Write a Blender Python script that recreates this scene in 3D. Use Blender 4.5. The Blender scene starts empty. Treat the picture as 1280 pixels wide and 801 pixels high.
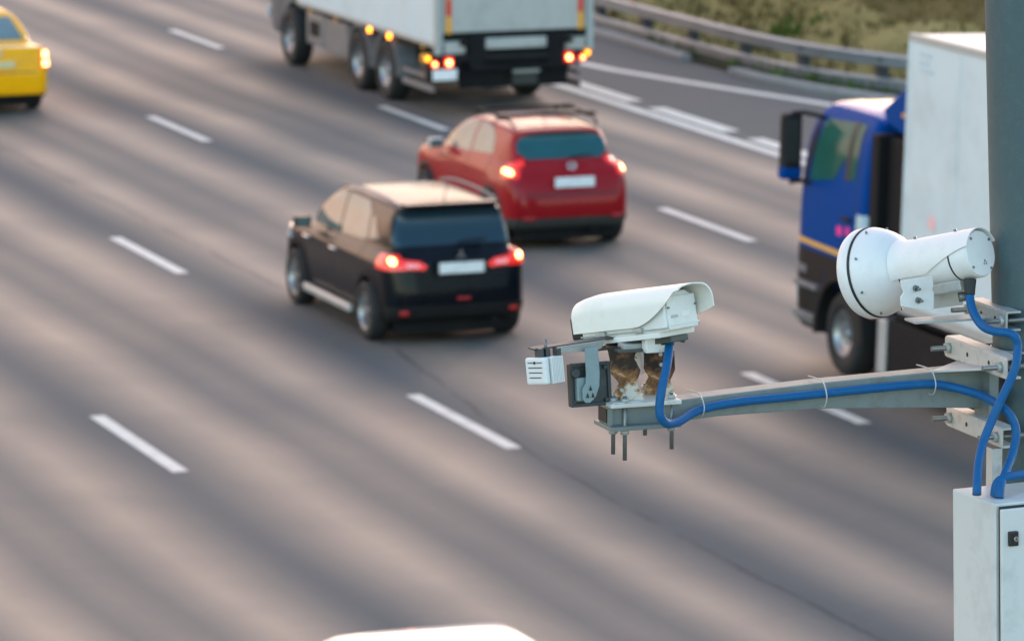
import bpy, bmesh, math, random
import numpy as np
from mathutils import Vector, Matrix
random.seed(7); rng = np.random.default_rng(7)
scene = bpy.context.scene
COL = scene.collection
R_ = math.radians

# ------------------------------------------------------------------ camera, sky, sun, exposure
PITCH, YAW, CAM = R_(9.62), R_(20.11), Vector((-27.82, 0.0, 9.416))
cam = bpy.data.cameras.new('camera'); camo = bpy.data.objects.new('camera', cam); COL.objects.link(camo)
camo.location = CAM; camo.rotation_euler = (R_(90) - PITCH, 0, -YAW)
cam.sensor_width = 36.0; cam.lens = 168.75; cam.clip_start = 0.5; cam.clip_end = 3000
cam.dof.use_dof = True; cam.dof.focus_distance = 13.65; cam.dof.aperture_fstop = 6.8; cam.dof.aperture_blades = 0
scene.camera = camo

SUN_EL, SUN_AZ = R_(8.0), R_(46.0)          # azimuth clockwise from +Y
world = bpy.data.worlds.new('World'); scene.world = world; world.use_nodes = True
wn = world.node_tree; wn.nodes.clear()
wo = wn.nodes.new('ShaderNodeOutputWorld'); bg = wn.nodes.new('ShaderNodeBackground'); sk = wn.nodes.new('ShaderNodeTexSky')
sk.sky_type = 'NISHITA'; sk.sun_disc = False; sk.sun_elevation = SUN_EL; sk.sun_rotation = SUN_AZ
sk.air_density = 1.0; sk.dust_density = 0.7; sk.ozone_density = 1.3; sk.altitude = 150
bg.inputs['Strength'].default_value = 0.15
# peach cloud veil added to the unseen sky, shaped to warm road and cars
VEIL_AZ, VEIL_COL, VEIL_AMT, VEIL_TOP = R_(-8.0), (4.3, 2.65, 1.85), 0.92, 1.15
def wm(op, a, b=None):
    n = wn.nodes.new('ShaderNodeMath'); n.operation = op
    for i, x in enumerate((a, b)):
        if x is None: continue
        if isinstance(x, (int, float)): n.inputs[i].default_value = x
        else: wn.links.new(x, n.inputs[i])
    return n.outputs[0]
def wr(x, a, b, c, d):
    n = wn.nodes.new('ShaderNodeMapRange'); n.interpolation_type = 'SMOOTHSTEP'; wn.links.new(x, n.inputs[0])
    for i, v in enumerate((a, b, c, d)): n.inputs[i + 1].default_value = v
    return n.outputs[0]
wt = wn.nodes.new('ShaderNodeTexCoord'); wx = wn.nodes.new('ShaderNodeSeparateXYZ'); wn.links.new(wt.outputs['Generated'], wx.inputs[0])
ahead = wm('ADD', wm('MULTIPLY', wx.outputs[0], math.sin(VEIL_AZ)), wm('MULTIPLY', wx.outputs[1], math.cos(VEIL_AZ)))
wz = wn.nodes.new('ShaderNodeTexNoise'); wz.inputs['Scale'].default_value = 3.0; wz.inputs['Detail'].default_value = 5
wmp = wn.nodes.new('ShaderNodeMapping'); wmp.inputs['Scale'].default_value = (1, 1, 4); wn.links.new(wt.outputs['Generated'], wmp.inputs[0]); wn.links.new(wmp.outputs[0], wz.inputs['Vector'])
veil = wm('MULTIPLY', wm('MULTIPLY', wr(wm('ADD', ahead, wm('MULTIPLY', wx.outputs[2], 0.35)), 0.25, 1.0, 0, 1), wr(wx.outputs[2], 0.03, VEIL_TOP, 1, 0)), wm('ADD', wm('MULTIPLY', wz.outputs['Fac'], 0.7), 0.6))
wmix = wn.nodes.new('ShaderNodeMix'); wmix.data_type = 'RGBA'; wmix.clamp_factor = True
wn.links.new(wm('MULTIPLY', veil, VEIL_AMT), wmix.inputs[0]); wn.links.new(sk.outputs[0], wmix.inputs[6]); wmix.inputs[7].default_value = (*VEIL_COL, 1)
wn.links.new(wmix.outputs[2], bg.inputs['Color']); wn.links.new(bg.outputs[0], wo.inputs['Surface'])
sl = bpy.data.lights.new('sun', 'SUN'); so = bpy.data.objects.new('sun', sl); COL.objects.link(so)
sl.energy = 0.6; sl.angle = R_(16); sl.color = (1.0, 0.72, 0.60)
sd = Vector((math.sin(SUN_AZ) * math.cos(SUN_EL), math.cos(SUN_AZ) * math.cos(SUN_EL), math.sin(SUN_EL)))
so.rotation_euler = sd.to_track_quat('Z', 'Y').to_euler(); so.location = (0, 60, 40)
scene.view_settings.view_transform = 'Standard'; scene.view_settings.look = 'None'
scene.view_settings.gamma = 1.0; scene.view_settings.use_curve_mapping = False
scene.view_settings.exposure = 2.33
scene.render.engine = 'CYCLES'
scene.cycles.use_denoising = True
scene.cycles.max_bounces = 6; scene.cycles.diffuse_bounces = 3; scene.cycles.glossy_bounces = 4
scene.cycles.sample_clamp_indirect = 6.0

# ------------------------------------------------------------------ tagging
def link(o): COL.objects.link(o); return o
def tag(o, label=None, cat=None, group=None, kind=None):
    if label: o['label'] = label
    if cat: o['category'] = cat
    if group: o['group'] = group
    if kind: o['kind'] = kind
    return o
def empty(name, label, cat, loc=(0, 0, 0), rot=(0, 0, 0), group=None):
    o = link(bpy.data.objects.new(name, None)); o.location = loc; o.rotation_euler = rot
    o.empty_display_size = 0.2
    return tag(o, label, cat, group)
def copy_tree(o, parent=None):
    c = o.copy(); COL.objects.link(c)
    if parent is not None: c.parent = parent
    for ch in list(o.children): copy_tree(ch, c)
    return c

# ------------------------------------------------------------------ materials
def nodes_of(m):
    m.use_nodes = True
    return m.node_tree, m.node_tree.nodes['Principled BSDF']
def mat(name, col, rough=0.5, metal=0.0, coat=0.0, spec=0.5, var=0.12, vscale=8.0, dirt=None, dirt_amt=0.0, dscale=3.0, bump=0.0, bscale=60.0, rvar=0.08, emit=None, estr=0.0):
    m = bpy.data.materials.new(name); nt, p = nodes_of(m); L = nt.links
    tc = nt.nodes.new('ShaderNodeTexCoord')
    n = nt.nodes.new('ShaderNodeTexNoise'); n.inputs['Scale'].default_value = vscale; n.inputs['Detail'].default_value = 6
    L.new(tc.outputs['Object'], n.inputs['Vector'])
    mx = nt.nodes.new('ShaderNodeMix'); mx.data_type = 'RGBA'
    c = Vector(col[:3])
    mx.inputs[6].default_value = (*(c * (1 - var)), 1); mx.inputs[7].default_value = (*[min(1, v) for v in c * (1 + var)], 1)
    L.new(n.outputs['Fac'], mx.inputs[0])
    out = mx.outputs[2]
    if dirt is not None:
        n2 = nt.nodes.new('ShaderNodeTexNoise'); n2.inputs['Scale'].default_value = dscale; n2.inputs['Detail'].default_value = 9; n2.inputs['Roughness'].default_value = 0.7
        L.new(tc.outputs['Object'], n2.inputs['Vector'])
        mr = nt.nodes.new('ShaderNodeMapRange'); mr.inputs[1].default_value = 0.5; mr.inputs[2].default_value = 0.72; mr.inputs[4].default_value = dirt_amt
        L.new(n2.outputs['Fac'], mr.inputs[0])
        m2 = nt.nodes.new('ShaderNodeMix'); m2.data_type = 'RGBA'; m2.inputs[7].default_value = (*dirt, 1)
        L.new(mr.outputs[0], m2.inputs[0]); L.new(out, m2.inputs[6]); out = m2.outputs[2]
    L.new(out, p.inputs['Base Color'])
    rr = nt.nodes.new('ShaderNodeMapRange'); rr.inputs[3].default_value = max(0.01, rough - rvar); rr.inputs[4].default_value = min(1, rough + rvar)
    L.new(n.outputs['Fac'], rr.inputs[0]); L.new(rr.outputs[0], p.inputs['Roughness'])
    p.inputs['Metallic'].default_value = metal; p.inputs['Specular IOR Level'].default_value = spec
    p.inputs['Coat Weight'].default_value = coat; p.inputs['Coat Roughness'].default_value = 0.04
    if bump > 0:
        n3 = nt.nodes.new('ShaderNodeTexNoise'); n3.inputs['Scale'].default_value = bscale; n3.inputs['Detail'].default_value = 4
        L.new(tc.outputs['Object'], n3.inputs['Vector'])
        b = nt.nodes.new('ShaderNodeBump'); b.inputs['Strength'].default_value = bump; b.inputs['Distance'].default_value = 0.01
        L.new(n3.outputs['Fac'], b.inputs['Height']); L.new(b.outputs[0], p.inputs['Normal'])
    if emit is not None:
        p.inputs['Emission Color'].default_value = (*emit, 1); p.inputs['Emission Strength'].default_value = estr
    return m
M = dict(
    black_paint=mat('black_paint', (0.003, 0.005, 0.008), 0.26, 0.0, 0.20, spec=0.1, var=0.2, rvar=0.03, dirt=(0.05, 0.045, 0.04), dirt_amt=0.08),
    red_paint=mat('red_paint', (0.30, 0.006, 0.010), 0.30, 0.0, 0.36, spec=0.05, rvar=0.03, dirt=(0.12, 0.07, 0.06), dirt_amt=0.15),
    yellow_paint=mat('yellow_paint', (0.95, 0.40, 0.002), 0.34, 0.0, 0.3, spec=0.05, rvar=0.03, dirt=(0.3, 0.2, 0.06), dirt_amt=0.15),
    white_paint=mat('white_paint', (0.78, 0.77, 0.75), 0.3, 0.0, 1.0, var=0.03, rvar=0.03),
    blue_paint=mat('blue_paint', (0.001, 0.048, 0.22), 0.42, 0.0, 0.0, spec=0.03, rvar=0.05, dirt=(0.006, 0.055, 0.25), dirt_amt=0.2),
    blue_gloss=mat('blue_roof_paint', (0.004, 0.045, 0.30), 0.28, 0.0, 1.0, rvar=0.05),
    dark_cab_paint=mat('dark_cab_paint', (0.03, 0.045, 0.06), 0.35, 0.0, 0.6, var=0.2),
    glass=mat('side_glass', (0.09, 0.125, 0.12), 0.06, 0.0, 0.0, 0.45, var=0.7, vscale=1.8, rvar=0.03),  # pale base colour stands in for reflected sky and the view through
    rear_glass=mat('sky_tinted_rear_glass', (0.002, 0.026, 0.042), 0.04, 0.0, 0.0, 0.55, rvar=0.02),  # dark tint, with blue sky reflection put into its colour
    teal_glass=mat('sky_teal_rear_glass', (0.004, 0.075, 0.085), 0.04, 0.0, 0.0, 0.6, var=0.3, vscale=2, rvar=0.02),  # teal sky reflection put into the base colour
    black_gloss=mat('black_roof_paint', (0.008, 0.008, 0.010), 0.25, 0.0, 0.30, rvar=0.04),
    red_gloss=mat('red_roof_paint', (0.36, 0.02, 0.02), 0.24, 0.0, 0.6, rvar=0.04),
    cab_glass=mat('cab_glass', (0.022, 0.095, 0.072), 0.12, 0.0, 0.0, 0.08, var=0.5, vscale=3.0, rvar=0.02),
    black_plastic=mat('black_plastic', (0.010, 0.010, 0.011), 0.6, spec=0.2, var=0.25, dirt=(0.035, 0.032, 0.028), dirt_amt=0.3),
    dirty_plastic=mat('dirty_plastic', (0.035, 0.034, 0.030), 0.65, var=0.25, dirt=(0.09, 0.08, 0.06), dirt_amt=0.5),
    rubber=mat('rubber', (0.012, 0.012, 0.012), 0.8, var=0.3, bump=0.3, bscale=40),
    alloy=mat('alloy', (0.32, 0.33, 0.34), 0.35, 0.8, var=0.25, dirt=(0.05, 0.045, 0.04), dirt_amt=0.5),
    silver_trim=mat('silver_trim', (0.55, 0.55, 0.54), 0.35, 0.5, var=0.1),
    chrome=mat('chrome', (0.75, 0.76, 0.78), 0.18, 1.0, var=0.05),
    plate=mat('plate_white', (0.80, 0.80, 0.78), 0.45, var=0.06, dirt=(0.35, 0.33, 0.3), dirt_amt=0.4, dscale=9),
    plate_yellow=mat('plate_yellow', (0.62, 0.56, 0.30), 0.45),
    pale_glass=mat('pale_rear_glass', (0.13, 0.19, 0.20), 0.08, 0.0, 0.0, 0.6, var=0.3, vscale=2, rvar=0.03),
    yellow_gloss=mat('yellow_roof_paint', (0.92, 0.45, 0.05), 0.25, 0.0, 0.6, rvar=0.04),
    red_lens=mat('red_lens', (0.45, 0.012, 0.01), 0.12, 0, 0.5, emit=(1, 0.03, 0.015), estr=0.13),
    dull_red=mat('dull_red_reflector', (0.42, 0.015, 0.012), 0.15, 0, 0.5),
    pale_lens=mat('pale_lens', (0.75, 0.32, 0.32), 0.12, 0, 0.6, emit=(1, 0.25, 0.22), estr=0.05),
    bulb=mat('lit_bulb', (1, 0.4, 0.2), 0.3, emit=(1.0, 0.22, 0.06), estr=4.0),
    orange_bulb=mat('lit_orange_lamp', (0.8, 0.3, 0.03), 0.3, emit=(1.0, 0.25, 0.015), estr=2.2),
    head_bulb=mat('lit_headlamp', (0.9, 0.85, 0.7), 0.2, emit=(1.0, 0.78, 0.5), estr=5.0),
    head_lens=mat('headlamp_lens', (0.55, 0.56, 0.58), 0.08, 0, 1.0),
    truck_white=mat('truck_white', (0.54, 0.62, 0.645), 0.42, 0, 0.15, var=0.05, vscale=1.5, dirt=(0.38, 0.42, 0.42), dirt_amt=0.5, dscale=1.2),
    truck_door_grey=mat('truck_door_grey', (0.42, 0.41, 0.38), 0.5, var=0.08, vscale=2, dirt=(0.22, 0.20, 0.18), dirt_amt=0.5, dscale=2.5),
    chassis=mat('chassis_dark', (0.009, 0.009, 0.010), 0.7, spec=0.15, var=0.3, dirt=(0.03, 0.028, 0.025), dirt_amt=0.3),
    side_grey=mat('toolbox_grey', (0.17, 0.17, 0.175), 0.5, 0.2, var=0.2, dirt=(0.08, 0.07, 0.06), dirt_amt=0.5),
    tape_red=mat('tape_red', (0.62, 0.05, 0.02), 0.3), tape_orange=mat('tape_orange', (0.75, 0.33, 0.02), 0.3),
    pink=mat('pink_mark', (0.85, 0.02, 0.25), 0.4, emit=None),
    pale_pink=mat('pale_pink_mark', (0.80, 0.45, 0.46), 0.4),
    pale_blue_mark=mat('pale_blue_mark', (0.42, 0.53, 0.58), 0.45, var=0.2, vscale=20),
    orange_stripe=mat('orange_stripe', (0.70, 0.36, 0.05), 0.4, var=0.15),
    # roadside rig
    pole_paint=mat('pole_paint', (0.048, 0.085, 0.095), 0.55, 0.0, 0.0, var=0.10, vscale=25, dirt=(0.075, 0.115, 0.125), dirt_amt=0.6, dscale=35, bump=0.12, bscale=160),
    housing_white=mat('housing_white', (0.68, 0.69, 0.665), 0.42, var=0.04, vscale=12, dirt=(0.42, 0.40, 0.35), dirt_amt=0.35, dscale=14, bump=0.04, bscale=200),
    shield_white=mat('shield_white', (0.76, 0.755, 0.70), 0.40, var=0.03, vscale=10, dirt=(0.52, 0.48, 0.40), dirt_amt=0.30, dscale=9),
    shield_inside=mat('shield_inside', (0.40, 0.37, 0.33), 0.6, var=0.1),
    radar_white=mat('radar_white', (0.70, 0.70, 0.69), 0.45, var=0.03, vscale=14, dirt=(0.50, 0.48, 0.45), dirt_amt=0.30, dscale=16, bump=0.03, bscale=220),
    seam=mat('seam_black', (0.012, 0.014, 0.014), 0.6),
    galv=mat('galvanised', (0.38, 0.40, 0.39), 0.5, 0.35, var=0.15, vscale=30, dirt=(0.22, 0.20, 0.17), dirt_amt=0.45, dscale=25, bump=0.06, bscale=150),
    galv_dark=mat('galvanised_dark', (0.065, 0.075, 0.075), 0.5, 0.3, var=0.2, vscale=30, dirt=(0.07, 0.06, 0.05), dirt_amt=0.6, dscale=25),
    arm_paint=mat('arm_grey', (0.165, 0.20, 0.20), 0.5, 0.1, var=0.10, vscale=20, dirt=(0.12, 0.115, 0.10), dirt_amt=0.6, dscale=22, bump=0.06, bscale=140),
    clamp_paint=mat('clamp_pale', (0.52, 0.50, 0.47), 0.5, 0.1, var=0.08, vscale=25, dirt=(0.30, 0.26, 0.22), dirt_amt=0.5, dscale=30),
    pale_plate=mat('pale_plate', (0.60, 0.60, 0.56), 0.5, 0.1, var=0.08, vscale=25, dirt=(0.36, 0.31, 0.24), dirt_amt=0.5, dscale=28),
    stud=mat('threaded_steel', (0.20, 0.21, 0.21), 0.45, 0.7, var=0.25, vscale=80),
    black_box=mat('black_box', (0.02, 0.03, 0.033), 0.5, var=0.3, vscale=40, dirt=(0.07, 0.09, 0.09), dirt_amt=0.5, dscale=30),
    teal_bracket=mat('teal_bracket', (0.19, 0.26, 0.275), 0.5, 0.1, var=0.1, vscale=30, dirt=(0.3, 0.34, 0.34), dirt_amt=0.3, dscale=30),
    fin_white=mat('fin_white', (0.66, 0.68, 0.68), 0.45, var=0.05, vscale=30),
    cable_blue=mat('cable_blue', (0.002, 0.088, 0.25), 0.5, spec=0.25, var=0.10, vscale=30, dirt=(0.03, 0.13, 0.22), dirt_amt=0.4, dscale=30, bump=0.05, bscale=200),
    tie=mat('cable_tie', (0.42, 0.43, 0.41), 0.5),
    cabinet=mat('cabinet_white', (0.58, 0.60, 0.59), 0.4, var=0.03, vscale=6, dirt=(0.40, 0.42, 0.41), dirt_amt=0.6, dscale=9, bump=0.03, bscale=250),
    lock=mat('lock_black', (0.012, 0.013, 0.015), 0.4), lock_metal=mat('lock_metal', (0.5, 0.5, 0.5), 0.3, 0.9),
    rail=mat('guardrail_steel', (0.34, 0.36, 0.37), 0.45, 0.55, var=0.2, vscale=2.5, dirt=(0.17, 0.16, 0.15), dirt_amt=0.5, dscale=3),
    post=mat('guardrail_post', (0.045, 0.05, 0.055), 0.55, 0.3, var=0.2),
    kerb=mat('kerb_concrete', (0.27, 0.26, 0.25), 0.85, var=0.2, vscale=3, dirt=(0.13, 0.12, 0.11), dirt_amt=0.6),
    tarmac_old=mat('verge_tarmac', (0.17, 0.165, 0.16), 0.8, var=0.15, vscale=2),
    marking=mat('road_marking', (0.68, 0.63, 0.56), 0.6, spec=0.3, var=0.10, vscale=6, dirt=(0.30, 0.27, 0.24), dirt_amt=0.7, dscale=5),
)
def mat_rust():
    m = bpy.data.materials.new('rusty_plate'); nt, p = nodes_of(m); L = nt.links
    tc = nt.nodes.new('ShaderNodeTexCoord')
    n = nt.nodes.new('ShaderNodeTexNoise'); n.inputs['Scale'].default_value = 22; n.inputs['Detail'].default_value = 8; n.inputs['Roughness'].default_value = 0.65
    sp = nt.nodes.new('ShaderNodeSeparateXYZ'); L.new(tc.outputs['Object'], n.inputs['Vector']); L.new(tc.outputs['Object'], sp.inputs[0])
    # rust grows on the upper half of the plate (z > 0) and in a streak below the waist
    a = nt.nodes.new('ShaderNodeMapRange'); a.inputs[1].default_value = -0.030; a.inputs[2].default_value = 0.035; a.inputs[3].default_value = 0.0; a.inputs[4].default_value = 0.30
    L.new(sp.outputs[2], a.inputs[0])
    add = nt.nodes.new('ShaderNodeMath'); L.new(n.outputs['Fac'], add.inputs[0]); L.new(a.outputs[0], add.inputs[1])
    r = nt.nodes.new('ShaderNodeValToRGB'); L.new(add.outputs[0], r.inputs[0])
    e = r.color_ramp.elements; e[0].position = 0.50; e[0].color = (0.56, 0.53, 0.47, 1); e[1].position = 0.80; e[1].color = (0.022, 0.013, 0.008, 1)
    x = r.color_ramp.elements.new(0.57); x.color = (0.40, 0.27, 0.16, 1)
    x = r.color_ramp.elements.new(0.62); x.color = (0.24, 0.10, 0.03, 1)
    x = r.color_ramp.elements.new(0.72); x.color = (0.10, 0.045, 0.020, 1)
    L.new(r.outputs[0], p.inputs['Base Color']); p.inputs['Roughness'].default_value = 0.75
    return m
M['rust'] = mat_rust()

# ------------------------------------------------------------------ mesh helpers
class MB:
    """collects shapes; build() links them as one mesh object"""
    def __init__(s): s.v = []; s.f = []; s.smooth = []
    def add(s, vs, fs, smooth=False):
        o = len(s.v); s.v += [tuple(v) for v in vs]; s.f += [tuple(i + o for i in f) for f in fs]; s.smooth += [smooth] * len(fs); return s
    def box(s, c, size, ax=None):
        c = Vector(c); A = ax or (Vector((1, 0, 0)), Vector((0, 1, 0)), Vector((0, 0, 1)))
        h = [A[i] * (size[i] / 2) for i in range(3)]
        vs = [c + h[0] * a + h[1] * b + h[2] * d for d in (-1, 1) for b in (-1, 1) for a in (-1, 1)]
        return s.add(vs, [(0, 2, 3, 1), (4, 5, 7, 6), (0, 1, 5, 4), (2, 6, 7, 3), (0, 4, 6, 2), (1, 3, 7, 5)])
    def span(s, lo, hi, ax=None):
        return s.box([(a + b) / 2 for a, b in zip(lo, hi)], [b - a for a, b in zip(lo, hi)], ax)
    def prism(s, pts, t):
        """planar polygon of 3-D points extruded by vector t"""
        t = Vector(t); n = len(pts); P = [Vector(p) for p in pts]
        nrm = Vector((0, 0, 0))
        for i in range(n): nrm += P[i].cross(P[(i + 1) % n])
        if nrm.dot(t) > 0: P.reverse()
        vs = P + [p + t for p in P]
        return s.add(vs, [tuple(range(n)), tuple(range(2 * n - 1, n - 1, -1))] + [(i, i + n, (i + 1) % n + n, (i + 1) % n) for i in range(n)])
    def hexa(s, eight):
        return s.add(eight, [(0, 2, 3, 1), (4, 5, 7, 6), (0, 1, 5, 4), (2, 6, 7, 3), (0, 4, 6, 2), (1, 3, 7, 5)])
    def lathe(s, prof, o, ax, n=48, smooth=True, caps=True):
        """prof = [(along, radius)]"""
        o = Vector(o); a = Vector(ax).normalized(); u = a.orthogonal().normalized(); w = a.cross(u)
        vs = []
        for z, r in prof:
            for k in range(n):
                t = 2 * math.pi * k / n
                vs.append(o + a * z + (u * math.cos(t) + w * math.sin(t)) * r)
        fs = [(i * n + k, i * n + (k + 1) % n, (i + 1) * n + (k + 1) % n, (i + 1) * n + k) for i in range(len(prof) - 1) for k in range(n)]
        s.add(vs, fs, smooth)
        if caps:
            b = len(s.v) - len(vs); s.f += [tuple(b + k for k in range(n - 1, -1, -1)), tuple(b + (len(prof) - 1) * n + k for k in range(n))]; s.smooth += [False, False]
        return s
    def cyl(s, p0, p1, r, n=16, r1=None):
        p0 = Vector(p0); p1 = Vector(p1); d = p1 - p0
        return s.lathe([(0, r), (d.length, r if r1 is None else r1)], p0, d, n)
    def tube(s, pts, r, n=12, sub=6):
        P = [Vector(p) for p in pts]
        Q = []
        for i in range(len(P) - 1):
            p0 = P[max(i - 1, 0)]; p1 = P[i]; p2 = P[i + 1]; p3 = P[min(i + 2, len(P) - 1)]
            for k in range(sub):
                t = k / sub
                Q.append(0.5 * ((2 * p1) + (p2 - p0) * t + (2 * p0 - 5 * p1 + 4 * p2 - p3) * t * t + (3 * p1 - p0 - 3 * p2 + p3) * t ** 3))
        Q.append(P[-1])
        vs = []; u = None
        for i, q in enumerate(Q):
            d = (Q[min(i + 1, len(Q) - 1)] - Q[max(i - 1, 0)]).normalized()
            if u is None: u = d.orthogonal().normalized()
            u = (u - d * u.dot(d)).normalized(); w = d.cross(u)
            for k in range(n):
                t = 2 * math.pi * k / n; vs.append(q + (u * math.cos(t) + w * math.sin(t)) * r)
        m = len(Q)
        fs = [(i * n + k, i * n + (k + 1) % n, (i + 1) * n + (k + 1) % n, (i + 1) * n + k) for i in range(m - 1) for k in range(n)]
        s.add(vs, fs, True)
        b = len(s.v) - len(vs); s.f += [tuple(b + k for k in range(n - 1, -1, -1)), tuple(b + (m - 1) * n + k for k in range(n))]; s.smooth += [False, False]
        return s
    def build(s, name, m, parent=None, bevel=0.0, segs=2, origin=None, label=None):
        me = bpy.data.meshes.new(name)
        off = Vector(origin) if origin is not None else Vector((0, 0, 0))
        me.from_pydata([tuple(Vector(v) - off) for v in s.v], [], s.f)
        me.polygons.foreach_set('use_smooth', s.smooth)
        if bevel > 0:
            bm = bmesh.new(); bm.from_mesh(me)
            bmesh.ops.recalc_face_normals(bm, faces=bm.faces)
            es = [e for e in bm.edges if len(e.link_faces) == 2 and e.calc_face_angle(0) > R_(40)]
            bmesh.ops.bevel(bm, geom=es, offset=bevel, segments=segs, profile=0.6, affect='EDGES', clamp_overlap=True)
            bm.to_mesh(me); bm.free()
        me.update()
        ms = m if isinstance(m, (list, tuple)) else [m]
        for x in ms: me.materials.append(x)
        o = link(bpy.data.objects.new(name, me)); o.location = off
        if parent is not None: o.parent = parent
        if label: o['label'] = label
        return o

def strip(name, left, right, z, m):
    mb = MB(); n = len(left)
    mb.add([(x, y, z) for x, y in left] + [(x, y, z) for x, y in right], [(i, i + n, i + n + 1, i + 1)[::-1] for i in range(n - 1)])
    o = mb.build(name, m)
    for p in o.data.polygons:
        if p.normal.z < 0: p.flip()
    return o

# ------------------------------------------------------------------ setting: ground, road, markings
def grass_mat(name, cols):
    m = bpy.data.materials.new(name); nt, p = nodes_of(m); L = nt.links
    tc = nt.nodes.new('ShaderNodeTexCoord')
    n = nt.nodes.new('ShaderNodeTexNoise'); n.inputs['Scale'].default_value = 0.9; n.inputs['Detail'].default_value = 8; n.inputs['Roughness'].default_value = 0.72
    L.new(tc.outputs['Object'], n.inputs['Vector'])
    r = nt.nodes.new('ShaderNodeValToRGB'); L.new(n.outputs['Fac'], r.inputs[0])
    e = r.color_ramp.elements; e[0].position = 0.32; e[0].color = (*cols[0], 1); e[1].position = 0.68; e[1].color = (*cols[-1], 1)
    for i, c in enumerate(cols[1:-1]):
        x = e.new(0.32 + 0.36 * (i + 1) / (len(cols) - 1)); x.color = (*c, 1)
    L.new(r.outputs[0], p.inputs['Base Color']); p.inputs['Roughness'].default_value = 0.95; p.inputs['Specular IOR Level'].default_value = 0.1
    return m
M['bank'] = grass_mat('bank_soil_grass', [(0.125, 0.085, 0.034), (0.165, 0.112, 0.045), (0.145, 0.11, 0.038), (0.19, 0.13, 0.056)])
M['verge'] = grass_mat('verge_dry_grass', [(0.18, 0.145, 0.05), (0.26, 0.205, 0.075), (0.32, 0.25, 0.10)])
M['blades'] = grass_mat('grass_blades', [(0.14, 0.092, 0.033), (0.165, 0.112, 0.044), (0.145, 0.108, 0.034), (0.185, 0.122, 0.05)])
M['green'] = grass_mat('green_weeds', [(0.04, 0.08, 0.015), (0.08, 0.14, 0.02), (0.13, 0.20, 0.03)])
M['far'] = grass_mat('far_ground', [(0.06, 0.065, 0.035), (0.10, 0.095, 0.05)])

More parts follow.
